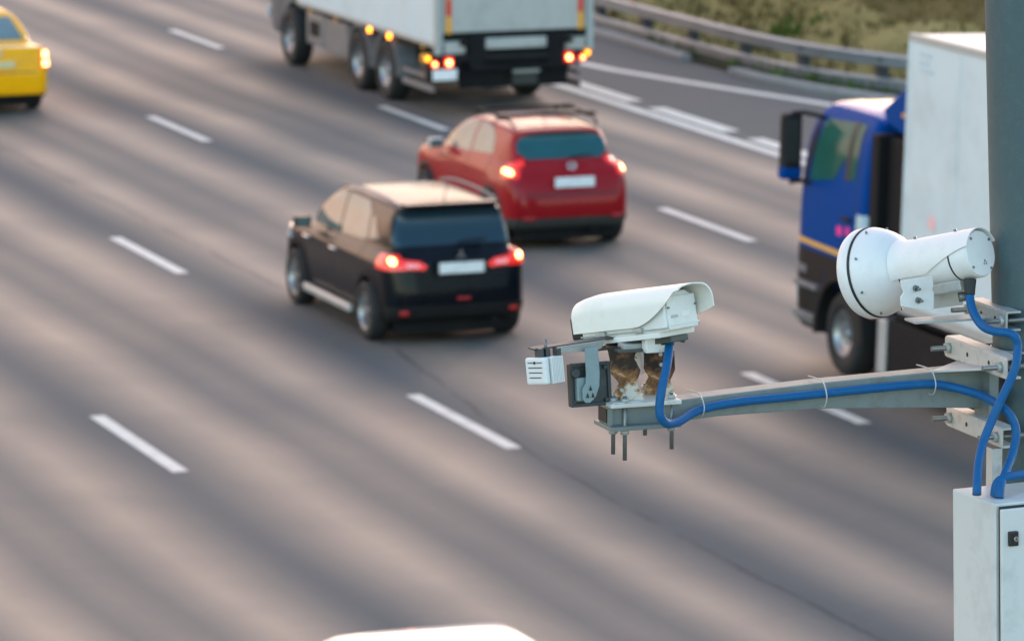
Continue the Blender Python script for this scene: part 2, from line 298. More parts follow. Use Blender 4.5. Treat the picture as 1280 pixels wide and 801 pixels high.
def asphalt():
    m = bpy.data.materials.new('asphalt'); nt, p = nodes_of(m); L = nt.links
    def math_(op, a, b=None, c=None):
        n = nt.nodes.new('ShaderNodeMath'); n.operation = op
        for i, x in enumerate((a, b, c)):
            if x is None: continue
            if isinstance(x, (int, float)): n.inputs[i].default_value = x
            else: L.new(x, n.inputs[i])
        return n.outputs[0]
    geo = nt.nodes.new('ShaderNodeNewGeometry'); sp = nt.nodes.new('ShaderNodeSeparateXYZ'); L.new(geo.outputs['Position'], sp.inputs[0])
    X, Y = sp.outputs[0], sp.outputs[1]
    def noise(scale, detail=4, vec=None, rough=0.6):
        n = nt.nodes.new('ShaderNodeTexNoise'); n.inputs['Scale'].default_value = scale; n.inputs['Detail'].default_value = detail; n.inputs['Roughness'].default_value = rough
        L.new(vec if vec is not None else geo.outputs['Position'], n.inputs['Vector']); return n.outputs['Fac']
    mp = nt.nodes.new('ShaderNodeMapping'); mp.inputs['Scale'].default_value = (1.0, 0.06, 1); L.new(geo.outputs['Position'], mp.inputs[0])
    streak = noise(0.7, 3, mp.outputs[0])
    wob = math_('MULTIPLY_ADD', noise(0.09, 2), 0.5, -0.25)
    Xw = math_('ADD', X, math_('ADD', wob, math_('MULTIPLY_ADD', streak, 0.22, -0.11)))
    # worn wheel tracks, with pink sunset sheen painted into their colour: two polished bands per 3.75 m lane; X = 0 is the edge line
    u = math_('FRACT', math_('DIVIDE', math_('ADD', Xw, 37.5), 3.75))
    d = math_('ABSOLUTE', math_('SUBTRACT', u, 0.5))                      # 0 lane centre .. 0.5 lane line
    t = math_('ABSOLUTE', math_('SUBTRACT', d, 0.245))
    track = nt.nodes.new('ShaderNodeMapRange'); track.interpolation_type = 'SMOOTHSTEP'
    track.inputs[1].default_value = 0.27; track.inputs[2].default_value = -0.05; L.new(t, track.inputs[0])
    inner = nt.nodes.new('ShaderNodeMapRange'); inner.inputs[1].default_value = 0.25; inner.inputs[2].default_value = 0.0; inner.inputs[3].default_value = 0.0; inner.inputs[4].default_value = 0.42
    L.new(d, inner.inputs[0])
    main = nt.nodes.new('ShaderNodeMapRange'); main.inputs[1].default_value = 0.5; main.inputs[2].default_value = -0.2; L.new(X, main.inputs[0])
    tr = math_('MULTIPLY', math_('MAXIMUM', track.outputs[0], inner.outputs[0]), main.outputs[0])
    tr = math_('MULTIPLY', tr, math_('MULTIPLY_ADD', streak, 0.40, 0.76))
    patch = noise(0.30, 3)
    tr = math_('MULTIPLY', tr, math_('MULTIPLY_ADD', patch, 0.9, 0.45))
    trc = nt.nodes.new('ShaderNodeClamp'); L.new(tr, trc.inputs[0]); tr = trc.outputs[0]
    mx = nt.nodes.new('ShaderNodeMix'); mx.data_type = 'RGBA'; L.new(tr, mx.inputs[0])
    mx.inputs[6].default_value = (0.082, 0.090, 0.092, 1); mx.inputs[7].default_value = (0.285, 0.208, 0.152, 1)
    # aggregate speckle
    sp1 = noise(38, 3, rough=0.8); sp2 = noise(5.0, 6)
    k = math_('ADD', math_('MULTIPLY_ADD', sp1, 0.7, 0.65), math_('MULTIPLY_ADD', sp2, 0.44, -0.22))
    hs = nt.nodes.new('ShaderNodeMix'); hs.data_type = 'RGBA'; hs.blend_type = 'MULTIPLY'; hs.inputs[0].default_value = 1
    L.new(mx.outputs[2], hs.inputs[6]); cmb = nt.nodes.new('ShaderNodeCombineXYZ')
    for i in range(3): L.new(k, cmb.inputs[i])
    L.new(cmb.outputs[0], hs.inputs[7])
    # the open paving joint near the third lane line, wandering and broken
    jy = nt.nodes.new('ShaderNodeMapRange'); jy.interpolation_type = 'SMOOTHSTEP'
    for i_, v_ in enumerate((42.5, 53.0, 11.22, 10.42)): jy.inputs[i_ + 1].default_value = v_
    L.new(Y, jy.inputs[0])
    jx = math_('ADD', X, math_('ADD', math_('MULTIPLY_ADD', noise(0.5, 6, rough=0.75), 0.30, -0.02), jy.outputs[0]))
    jm = nt.nodes.new('ShaderNodeMapRange'); jm.inputs[1].default_value = 0.05; jm.inputs[2].default_value = 0.008; L.new(math_('ABSOLUTE', jx), jm.inputs[0])
    jn = nt.nodes.new('ShaderNodeMapRange'); jn.inputs[1].default_value = 0.34; jn.inputs[2].default_value = 0.52; L.new(noise(0.9, 4), jn.inputs[0])
    j = math_('MULTIPLY', math_('MULTIPLY', jm.outputs[0], jn.outputs[0]), 0.6)
    jx2 = nt.nodes.new('ShaderNodeMix'); jx2.data_type = 'RGBA'; L.new(j, jx2.inputs[0]); L.new(hs.outputs[2], jx2.inputs[6]); jx2.inputs[7].default_value = (0.02, 0.02, 0.022, 1)
    L.new(jx2.outputs[2], p.inputs['Base Color'])
    ro = math_('MULTIPLY_ADD', tr, -0.22, 0.74); ro = math_('ADD', ro, math_('MULTIPLY_ADD', sp2, 0.14, -0.07))
    L.new(ro, p.inputs['Roughness']); L.new(math_('MULTIPLY_ADD', tr, 0.34, 0.20), p.inputs['Specular IOR Level'])
    b = nt.nodes.new('ShaderNodeBump'); b.inputs['Strength'].default_value = 0.35; b.inputs['Distance'].default_value = 0.006
    L.new(sp1, b.inputs['Height']); L.new(b.outputs[0], p.inputs['Normal'])
    return m
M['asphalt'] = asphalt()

def sheet(name, x0, x1, y0, y1, z, m, kind='structure', label=None):
    mb = MB().add([(x0, y0, z), (x1, y0, z), (x1, y1, z), (x0, y1, z)], [(0, 1, 2, 3)])
    return tag(mb.build(name, m), label, None, None, kind)
sheet('ground', -1500, 1500, -1500, 2500, -0.03, M['far'], label='dull grassy ground around the motorway')
# road widens to the right into the slip road near the camera
Yl = [-60, 40, 60, 66, 70, 73, 76, 80, 90, 120, 400, 1500]
Xr = [9.2, 7.5, 5.2, 4.35, 3.75, 3.40, 3.30, 3.30, 3.30, 3.3, 3.3, 3.3]
tag(strip('road', [(-47.0, y) for y in Yl], list(zip(Xr, Yl)), 0.0, M['asphalt']), 'wide grey asphalt motorway and worn wheel tracks painted with pink sunset sheen', None, None, 'structure')


# painted markings: sheets 4 mm above the asphalt (broken lines 3 m / 9 m, all lanes in phase)
PHASE = 46.45
def paint(name, quads, label):
    mb = MB()
    for q in quads: mb.add([(x, y, 0.004) for x, y in q], [tuple(range(len(q)))])
    return tag(mb.build(name, M['marking']), label, None, None, 'structure')
def rect(x, w, y0, y1): return [(x - w / 2, y0), (x + w / 2, y0), (x + w / 2, y1), (x - w / 2, y1)]
LANE_X = {1: -3.67, 2: -7.48, 3: -11.37, 4: -14.88}
for lane, nm in ((1, 'first'), (2, 'second'), (3, 'third'), (4, 'fourth')):
    paint('lane_line', [rect(LANE_X[lane], 0.165, PHASE + 12 * k - 1.58, PHASE + 12 * k + (1.58 if (lane, k) != (3, -1) else 1.15)) for k in range(-8, 60)], 'broken white lane line, %s from the solid edge line' % nm)
paint('edge_line', [rect(-0.02, 0.22, -60, 1500)], 'solid white edge line of the main carriageway')
paint('left_edge_line', [rect(-18.9, 0.2, -60, 1500)], 'solid white line along the median side')
tb = [(74.35 - 4.02 * k, 71.25 - 4.02 * k) for k in range(-6, 12)]
paint('merge_line', [rect(0.36, 0.30, b, a) for a, b in tb], 'thick broken white blocks beside the edge line')
sx = [(0.62, 90.0), (0.95, 82), (1.31, 77.6), (1.62, 75.4), (2.15, 73.3), (2.60, 71.6), (3.05, 70.0), (3.65, 67.6), (4.4, 64.6), (5.6, 58), (7.2, 40), (8.5, -40)]
q = []
for (xa, ya), (xb, yb) in zip(sx, sx[1:]): q.append([(xb - 0.13, yb), (xb + 0.13, yb), (xa + 0.13, ya), (xa - 0.13, ya)])
paint('slip_road_line', q, 'white edge line of the slip road curving away to the right')

# kerb with a drain gap, tarmac verge, bank
def kerb(path, label):
    mb = MB(); n = len(path)
    prof = [(0, 0.0), (0.0, 0.09), (0.03, 0.12), (0.20, 0.12), (0.20, 0.0)]
    vs = []
    for i, (x, y) in enumerate(path):
        a = Vector(path[max(i - 1, 0)]); b = Vector(path[min(i + 1, n - 1)]); t = (b - a).normalized(); nr = Vector((t.y, -t.x)) * (1 if t.y > 0 else -1)
        for d, z in prof: vs.append((x + nr.x * d, y + nr.y * d, z))
    m = len(prof)
    fs = [(i * m + k, i * m + k + 1, (i + 1) * m + k + 1, (i + 1) * m + k) for i in range(n - 1) for k in range(m - 1)]
    fs += [tuple(range(m)), tuple(range((n - 1) * m, n * m))]
    mb.add(vs, fs); return tag(mb.build('kerb', M['kerb'], bevel=0), label, None, None, 'structure')
kerb([(3.3, 200), (3.3, 90), (3.25, 82), (3.2, 78.6), (3.16, 76.2)], 'far stretch of low concrete kerb under the guardrail')
kerb([(3.17, 74.1), (3.22, 73.0), (3.50, 71.4), (3.95, 69.8), (4.6, 67.4), (6.0, 62), (8.2, 45), (9.5, 10)], 'near stretch of low concrete kerb beyond the drain gap')
RP = [(3.72, 300), (3.72, 120), (3.72, 95), (3.72, 86), (3.70, 81.6), (3.70, 78.7), (3.74, 76.4), (3.80, 74.4), (3.98, 72.6), (4.34, 71.3), (4.95, 69.9), (5.7, 68.3), (7.0, 65.2), (9.5, 57.5), (11.5, 45)]
def rail_at(y):
    for (xa, ya), (xb, yb) in zip(RP, RP[1:]):
        if yb <= y <= ya: return xb + (xa - xb) * (y - yb) / (ya - yb)
    return RP[-1][0]
tag(MB().span((-23.2, -60, -0.02), (-20.4, 1500, 0.14)).build('median', M['kerb']), 'concrete median strip the pole stands on', None, None, 'structure')
# the bank: rises behind the guardrail
def bank_h(d, y):  # d = distance behind the rail
    return max(0.0, d - 0.8) * 0.42 if d < 14 else 13.2 * 0.42
nx, ny = 60, 150
vs = []; fs = []
ys = list(np.linspace(30, 130, ny - 6)) + [150, 190, 250, 400, 800, 1500]
for j, y in enumerate(ys):
    x0 = max(rail_at(y) - 0.36, 3.36)
    for i in range(nx):
        d = (i / (nx - 1)) ** 1.4 * 40
        nz = 0.10 * math.sin(d * 2.1 + y * 0.7) * math.sin(y * 1.3 - d) + 0.06 * random.uniform(-1, 1) if d > 0.7 else 0.015 * random.uniform(-1, 1)
        vs.append((x0 + d, y, 0.03 + bank_h(d, y) + nz * min(1, d / 2)))
for j in range(ny - 1):
    for i in range(nx - 1): fs.append((j * nx + i, j * nx + i + 1, (j + 1) * nx + i + 1, (j + 1) * nx + i))
mb = MB(); mb.add(vs, fs, True)
M['soil'] = grass_mat('dark_soil', [(0.03, 0.04, 0.02), (0.05, 0.055, 0.03), (0.08, 0.07, 0.045)])  # darker strip along the foot of the rail
bank = mb.build('embankment', [M['bank'], M['verge'], M['soil']])
for p in bank.data.polygons:
    k = p.index % (nx - 1)
    if k < 9: p.material_index = 1 if k > 2 else 2
tag(bank, 'brown grassy bank rising behind the guardrail', None, None, 'structure')
# grass tufts on the bank, one mass
def tufts(name, spots, m, h, label, n=5):
    mb = MB()
    for (x, y, z) in spots:
        for _ in range(n):
            a = random.uniform(0, 6.28); hh = h * random.uniform(0.5, 1.3); w = 0.02 + hh * 0.06; b = random.uniform(0.2, 0.7) * hh
            bx, by = x + random.uniform(-.12, .12), y + random.uniform(-.12, .12)
            dx, dy = math.cos(a), math.sin(a)
            mb.add([(bx - dy * w, by + dx * w, z - 0.03), (bx + dy * w, by - dx * w, z - 0.03), (bx + dx * b * .5 + dy * w * .6, by + dy * b * .5 - dx * w * .6, z + hh * .7), (bx + dx * b, by + dy * b, z + hh), (bx + dx * b * .5 - dy * w * .6, by + dy * b * .5 + dx * w * .6, z + hh * .7)], [(0, 1, 2, 3, 4)])
    return tag(mb.build(name, m), label, None, None, 'stuff')
sp_ = []
for _ in range(9000):
    y = random.uniform(62, 112); d = random.uniform(0.6, 14); sp_.append((rail_at(y) - .36 + d, y, 0.05 + bank_h(d, y)))
tufts('bank_grass', sp_, M['blades'], 0.10, 'dry brown grass covering the bank', 4)
sp_ = []
for cx, cy, r, n in ((7.2, 81.7, 0.5, 110), (4.9, 84.6, 0.3, 50), (6.4, 79.5, 0.35, 30), (12.0, 86, 0.6, 50), (8.3, 76.5, 0.4, 40), (5.0, 76.0, 0.3, 20)):
    for _ in range(n):
        x = random.gauss(cx, r); y = random.gauss(cy, r); d = x - rail_at(y) + .36; sp_.append((x, y, 0.05 + bank_h(d, y)))
for _ in range(70):   # strip of weeds at the foot of the rail
    y = random.choice((random.uniform(69.5, 75.2), random.uniform(76, 100))); sp_.append((rail_at(y) + random.uniform(-0.16, 0.12), y, 0.02))
tufts('green_weeds', sp_, M['green'], 0.16, 'green weeds in clumps on the bank and along the kerb', 5)

# guardrail: two W-beams on posts, one thing
gr = empty('guardrail', 'grey steel guardrail of two stacked beams curving along the grassy bank', 'guardrail', (3.7, 78, 0))
def inv(o, par): o.parent = par; o.matrix_parent_inverse = Matrix.Translation(-Vector(par.location)); return o
def rail_path(step=0.5):
    P = []
    for (xa, ya), (xb, yb) in zip(RP, RP[1:]):
        L = math.hypot(xa - xb, ya - yb); n = max(1, int(L / (step if yb < 130 and yb > 55 else 20)))
        for i in range(n): P.append((xa + (xb - xa) * i / n, ya + (yb - ya) * i / n))
    P.append(RP[-1])
    Q = [Vector(p) for p in P]
    for _ in range(3): Q = [Q[0]] + [(Q[i - 1] + 2 * Q[i] + Q[i + 1]) / 4 for i in range(1, len(Q) - 1)] + [Q[-1]]
    return Q
path = rail_path()
def w_beam(z0, h):
    prof = [(0.0, 0), (-.012, .02), (-.012, .06), (-.075, .12), (-.085, .16), (-.075, .20), (-.012, .26), (0, .31), (-.0, .31)]
    prof = [(d, z / .31 * h) for d, z in [(-.03, 0), (-.08, .05), (-.08, .10), (-.012, .14), (-.012, .17), (-.08, .21), (-.08, .26), (-.03, .31)]]
    prof = prof + [(d + 0.008, z) for d, z in reversed(prof)]
    n = len(prof); vs = []
    for i, p in enumerate(path):
        t = (path[min(i + 1, len(path) - 1)] - path[max(i - 1, 0)]).normalized(); nr = Vector((-t.y, t.x))
        for d, z in prof: vs.append((p.x + nr.x * d, p.y + nr.y * d, z0 + z))
    mb = MB(); mb.add(vs, [(i * n + k, i * n + (k + 1) % n, (i + 1) * n + (k + 1) % n, (i + 1) * n + k) for i in range(len(path) - 1) for k in range(n)])
    return inv(mb.build('beam', M['rail']), gr)
w_beam(0.44, 0.22); w_beam(0.07, 0.19)
py = [120, 112, 104, 100, 96, 92.6, 89.6, 86.9, 84.3]
py += [81.6, 79.35, 77.2, 75.0, 72.9, 70.95, 69.2, 67.2, 65, 62, 58.5, 54.5, 50]
for y in py:
    x = rail_at(y); mb = MB()
    mb.span((x + 0.012, y - 0.10, 0), (x + 0.16, y - 0.08, 0.64)).span((x + 0.012, y + 0.08, 0), (x + 0.16, y + 0.10, 0.64)).span((x + 0.006, y - 0.10, 0), (x + 0.020, y + 0.10, 0.64))
    inv(mb.build('post', M['post']), gr)
for y in (79.7, 88.2):
    x = rail_at(y); inv(MB().box((x - 0.04, y, 0.715), (0.03, 0.10, 0.075)).build('reflector', M['dull_red'], bevel=.01), gr)

# ------------------------------------------------------------------ vehicle bodies from three-view solids
def sd_poly(pts, U, V):
    P = np.array(pts, float); n = len(P)
    d = np.full(U.shape, 1e9); s = np.ones(U.shape)
    for i in range(n):
        a = P[i]; b = P[(i - 1) % n]; e = b - a
        wx = U - a[0]; wy = V - a[1]
        t = np.clip((wx * e[0] + wy * e[1]) / (e @ e + 1e-12), 0, 1)
        bx = wx - e[0] * t; by = wy - e[1] * t
        d = np.minimum(d, bx * bx + by * by)
        c1 = V >= a[1]; c2 = V < b[1]; c3 = e[0] * wy > e[1] * wx
        flip = (c1 & c2 & c3) | (~c1 & ~c2 & ~c3)
        s = np.where(flip, -s, s)
    return s * np.sqrt(d)
def chaikin(pts, it=2, closed=True):
    P = [Vector(p) for p in pts]
    for _ in range(it):
        Q = []
        n = len(P)
        for i in range(n):
            a, b = P[i], P[(i + 1) % n]
            Q += [a * 0.8 + b * 0.2, a * 0.2 + b * 0.8]
        P = Q
    return [tuple(p) for p in P]
def smax(a, b, k):
    h = np.maximum(k - np.abs(a - b), 0) / k
    return np.maximum(a, b) + k * h * h * 0.25
def smin(a, b, k): return -smax(-a, -b, k)
def mirror_u(half):   # half outline (|x|, v) from bottom to top -> closed outline
    return [(x, v) for x, v in half] + [(-x, v) for x, v in reversed(half)]
def plan(half):       # (y, halfwidth) list -> closed polygon in (y, x)
    return [(y, w) for y, w in half] + [(y, -w) for y, w in reversed(half)]
def surface_nets(F, org, h):
    S = F < 0
    nx, ny, nz = F.shape
    acc = np.zeros((nx - 1, ny - 1, nz - 1, 3)); cnt = np.zeros((nx - 1, ny - 1, nz - 1))
    sl = lambda o, n: slice(o, o + n)
    C3 = [(i, j, k) for i in (0, 1) for j in (0, 1) for k in (0, 1)]
    get = lambda A, c: A[sl(c[0], nx - 1), sl(c[1], ny - 1), sl(c[2], nz - 1)]
    for c in C3:
        for ax in range(3):
            if c[ax] == 1: continue
            e = list(c); e[ax] = 1
            fa, fb = get(F, c), get(F, e)
            cr = (fa < 0) != (fb < 0)
            den = fa - fb
            t = np.where(cr, fa / np.where(np.abs(den) < 1e-9, 1e-9, den), 0)
            for q in range(3):
                acc[..., q] += np.where(cr, c[q] + (t if q == ax else 0), 0)
            cnt += cr
    m = cnt > 0
    idx = -np.ones(m.shape, int); ids = np.argwhere(m); idx[m] = np.arange(len(ids))
    V = (ids + acc[m] / cnt[m][:, None]) * h + np.array(org)
    faces = []
    for ax in range(3):
        a, b = [(1, 2), (2, 0), (0, 1)][ax]
        n = [nx, ny, nz]
        A = [slice(None)] * 3; B = [slice(None)] * 3; A[ax] = slice(0, n[ax] - 1); B[ax] = slice(1, n[ax])
        cr = S[tuple(A)] != S[tuple(B)]
        loc = np.argwhere(cr)
        ok = (loc[:, a] > 0) & (loc[:, b] > 0) & (loc[:, a] < n[a] - 1) & (loc[:, b] < n[b] - 1)
        loc = loc[ok]
        def at(da, db):
            q = loc.copy(); q[:, a] -= da; q[:, b] -= db; return idx[q[:, 0], q[:, 1], q[:, 2]]
        quad = np.stack([at(1, 1), at(0, 1), at(0, 0), at(1, 0)], 1)
        inside = S[loc[:, 0], loc[:, 1], loc[:, 2]]
        quad[~inside] = quad[~inside][:, ::-1]
        faces.append(quad)
    return V, np.concatenate(faces)

class Body:
    def __init__(s, spec, res=0.024):
        W, L, H = spec['W'], spec['L'], spec['H']
        x = np.arange(-W / 2 - 0.08, W / 2 + 0.08, res); y = np.arange(-0.10, L + 0.10, res); z = np.arange(0.05, H + 0.10, res)
        YZu, YZv = np.meshgrid(y, z, indexing='ij'); XZu, XZv = np.meshgrid(x, z, indexing='ij'); YXu, YXv = np.meshgrid(y, x, indexing='ij')
        F = None
        for sol in spec['solids']:
            a = sd_poly(chaikin(sol['side'], 2), YZu, YZv)[None, :, :]
            b = sd_poly(chaikin(mirror_u(sol['rear']), 2), XZu, XZv)[:, None, :]
            c = sd_poly(chaikin(plan(sol['plan']), 2), YXu, YXv).T[:, :, None]
            k = sol.get('k', 0.10)
            f = smax(smax(a, b, k), c, k)
            F = f if F is None else smin(F, f, sol.get('blend', 0.05))
        X = x[:, None, None]; Y = y[None, :, None]; Z = z[None, None, :]
        for wy, wr in spec['wells']:
            c = np.sqrt((Y - wy) ** 2 + (Z - spec['wz']) ** 2) - wr
            f = np.maximum(c, (W / 2 - 0.34) - np.abs(X))
            F = smax(F, -f, 0.02)
        for fn in spec.get('extra', ()): F = fn(F, X, Y, Z)
        s.V, s.F = surface_nets(F, (x[0], y[0], z[0]), res)
        # relax once to take the voxel edge off
        V = s.V.copy()
        for _ in range(2):
            acc = np.zeros_like(V); cnt = np.zeros(len(V))
            for i in range(4):
                j = s.F[:, (i + 1) % 4]; k2 = s.F[:, i]
                np.add.at(acc, k2, V[j]); np.add.at(cnt, k2, 1); np.add.at(acc, j, V[k2]); np.add.at(cnt, j, 1)
            V = 0.5 * V + 0.5 * acc / cnt[:, None]
        s.V = V
        e1 = V[s.F[:, 2]] - V[s.F[:, 0]]; e2 = V[s.F[:, 3]] - V[s.F[:, 1]]
        n = np.cross(e1, e2); s.N = n / (np.linalg.norm(n, axis=1)[:, None] + 1e-12)
        vn = np.zeros_like(V)
        for i in range(4): np.add.at(vn, s.F[:, i], n)
        s.VN = vn / (np.linalg.norm(vn, axis=1)[:, None] + 1e-12)
    def mesh(s, name, m, parent):
        me = bpy.data.meshes.new(name); me.from_pydata(s.V.tolist(), [], s.F.tolist())
        me.polygons.foreach_set('use_smooth', [True] * len(s.F)); me.update(); me.materials.append(m)
        o = link(bpy.data.objects.new(name, me)); o.parent = parent; return o
    VIEW = dict(L=((1, 2), (-1, 0, 0)), R=((1, 2), (1, 0, 0)), B=((0, 2), (0, -1, 0)), F=((0, 2), (0, 1, 0)), T=((0, 1), (0, 0, 1)))
    def patch(s, view, polys, name, m, parent, off=0.004, nmin=0.15, lim=None, label=None, keep_one=True):
        """cuts the outline(s) out of the body's own surface and lifts them by off, with a rim"""
        (u, v), d = s.VIEW[view]; d = np.array(d, float)
        if isinstance(polys[0][0], (int, float)): polys = [polys]
        out = bmesh.new()
        facing = s.N @ d > nmin
        cen = s.V[s.F].mean(1)
        if view == 'L': facing &= cen[:, 0] < 0
        if view == 'R': facing &= cen[:, 0] > 0
        if lim is not None: facing &= (cen[:, lim[0]] >= lim[1]) & (cen[:, lim[0]] <= lim[2])
        for poly in polys:
            P = np.array(poly, float)
            area = 0.5 * sum(P[i][0] * P[(i + 1) % len(P)][1] - P[(i + 1) % len(P)][0] * P[i][1] for i in range(len(P)))
            if area < 0: P = P[::-1]
            lo, hi = P.min(0) - 0.06, P.max(0) + 0.06
            sel = facing & (cen[:, u] > lo[0]) & (cen[:, u] < hi[0]) & (cen[:, v] > lo[1]) & (cen[:, v] < hi[1])
            ids = np.unique(s.F[sel]); 
            if len(ids) == 0: continue
            mp = {int(i): k for k, i in enumerate(ids)}
            bm = bmesh.new(); lay = bm.verts.layers.float_vector.new('vn')
            bv = []
            for i in ids:
                q = bm.verts.new(s.V[i]); q[lay] = Vector(s.VN[i]); bv.append(q)
            for f in s.F[sel]: bm.faces.new([bv[mp[int(i)]] for i in f])
            for i in range(len(P)):
                a, b = P[i], P[(i + 1) % len(P)]; e = b - a
                nr = np.array([e[1], -e[0]]); nr /= np.linalg.norm(nr) + 1e-12
                co = [0, 0, 0]; no = [0, 0, 0]; co[u], co[v] = a; no[u], no[v] = nr
                bmesh.ops.bisect_plane(bm, geom=bm.verts[:] + bm.edges[:] + bm.faces[:], plane_co=co, plane_no=no, clear_outer=True)
            tmp = bpy.data.meshes.new('t'); bm.to_mesh(tmp); bm.free(); out.from_mesh(tmp); bpy.data.meshes.remove(tmp)
        bm = out; bmesh.ops.remove_doubles(bm, verts=bm.verts, dist=0.0008)
        if keep_one and bm.faces:      # one panel is one piece: keep its largest island
            seen = set(); best = []
            for f in bm.faces:
                if f in seen: continue
                st = [f]; seen.add(f); isl = []
                while st:
                    g = st.pop(); isl.append(g)
                    for e in g.edges:
                        for h in e.link_faces:
                            if h not in seen: seen.add(h); st.append(h)
                if sum(g.calc_area() for g in isl) > sum(g.calc_area() for g in best): best = isl
            bs = set(best); bmesh.ops.delete(bm, geom=[f for f in bm.faces if f not in bs], context='FACES')
        bm.normal_update()
        lay = bm.verts.layers.float_vector.get('vn')
        if bm.faces:
            nv = {}
            for q in bm.verts:
                n = q[lay] if lay else Vector(d)
                if n.length < 0.1: n = q.normal if q.normal.length > .1 else Vector(d)
                nv[q] = n.normalized()
            be = [e for e in bm.edges if len(e.link_faces) == 1]
            for q in bm.verts: q.co += nv[q] * off
            src = [q for e in be for q in e.verts]
            r = bmesh.ops.extrude_edge_only(bm, edges=be)
            for g in r['geom']:
                if isinstance(g, bmesh.types.BMVert):
                    n = g[lay] if lay else Vector(d)
                    if n.length < 0.1: n = Vector(d)
                    g.co -= n.normalized() * (off + 0.012)
            bmesh.ops.triangulate(bm, faces=[f for f in bm.faces if len(f.verts) > 4])
        me = bpy.data.meshes.new(name)
        for f in out.faces: f.smooth = True
        out.to_mesh(me); out.free(); me.materials.append(m)
        if hasattr(me, 'set_sharp_from_angle'): me.set_sharp_from_angle(angle=R_(50))
        o = link(bpy.data.objects.new(name, me)); o.parent = parent
        if label: o['label'] = label
        return o

def ring(cy, cz, r0, r1, a0=0, a1=180, n=10):
    """convex quads of an arch band"""
    Q = []
    for i in range(n):
        a, b = R_(a0 + (a1 - a0) * i / n), R_(a0 + (a1 - a0) * (i + 1) / n)
        Q.append([(cy + r0 * math.cos(a), cz + r0 * math.sin(a)), (cy + r1 * math.cos(a), cz + r1 * math.sin(a)), (cy + r1 * math.cos(b), cz + r1 * math.sin(b)), (cy + r0 * math.cos(b), cz + r0 * math.sin(b))])
    return Q
def disc(cx, cz, r, n=14, ry=None):
    return [(cx + r * math.cos(2 * math.pi * k / n), cz + (ry or r) * math.sin(2 * math.pi * k / n)) for k in range(n)]

def wheel(parent, x, y, r, w, side, spokes=5, steel=False, name='wheel'):
    o = Vector((x, y, r)); ax = Vector((side, 0, 0))
    h = w / 2; rim = r * (0.66 if not steel else 0.56)
    tyre = MB().lathe([(-h, rim), (-h, r * .93), (-h * .75, r), (h * .75, r), (h, r * .93), (h * 1.04, r * .80), (h, rim), (h * .6, rim * .98)], o, ax, 40, caps=False)
    t = tyre.build(name, M['rubber'], parent)
    mb = MB()
    mb.lathe([(-h * .2, 0.01), (-h * .2, rim * .97), (h * .7, rim * .98), (h * .95, rim * 1.0), (h * .95, rim * .93), (h * .55, rim * .90), (h * .5, rim * .86)], o, ax, 40, caps=False)
    mb.cyl(o + ax * (h * .2), o + ax * (h * .85), rim * .24, 20)
    if steel:
        mb.lathe([(h * .1, rim * .2), (h * .15, rim * .55), (h * .55, rim * .8), (h * .6, rim * .92)], o, ax, 40, caps=False)
        for k in range(10):
            a = 2 * math.pi * k / 10; c = o + Vector((side * h * .5, math.cos(a) * rim * .42, math.sin(a) * rim * .42)); mb.cyl(c, c + ax * 0.035, 0.016, 8)
    else:
        for k in range(spokes):
            a = 2 * math.pi * k / spokes + 0.3; d = Vector((0, math.cos(a), math.sin(a))); e = Vector((0, -math.sin(a), math.cos(a)))
            for sgn in (-1, 1):
                dd = (d + e * sgn * 0.16).normalized()
                mb.box(o + ax * (h * .68) + dd * rim * .55, (0.03, rim * .8, rim * .11), (ax, dd, dd.cross(ax)))
    mb.build('rim', M['alloy'], t)
    return t

def mirror_part(body_parent, x, y, z, m, side):
    mb = MB().box((x + side * 0.11, y, z), (0.20, 0.10, 0.13)).span((min(x, x + side * .04), y - .02, z - 0.075), (max(x, x + side * .04), y + .03, z - .03))
    o = mb.build('wing_mirror', m, body_parent, bevel=0.03, segs=3)
    MB().box((x + side * 0.115, y - 0.055, z), (0.16, 0.012, 0.10)).build('mirror_glass', M['glass'], o, bevel=.004)
    return o
def lamp(body, view, polys, parent, lens, cores, label=None, cm='bulb', name='tail_light', off=0.014):
    lim = (1, -1, .42) if view == 'B' else (1, 3.2, 9)
    t = body.patch(view, polys, name, M[lens], parent, off=off, nmin=-0.2, lim=lim, label=label)
    for c in cores:
        body.patch(view, [c], 'bulb', M[cm], t, off=off + 0.008, nmin=-0.2, lim=lim)
    return t

# ------------------------------------------------------------------ black SUV
def seam_lines(B, parent, segs, w=0.011, views=('L', 'R')):
    for v in views:
        for (a, b) in segs:
            a = np.array(a); b = np.array(b); e = (b - a) / np.linalg.norm(b - a); n = np.array([-e[1], e[0]]) * w / 2
            B.patch(v, [tuple(a + n), tuple(a - n), tuple(b - n), tuple(b + n)], 'door_gap', M['seam'], parent, off=0.002, keep_one=True)

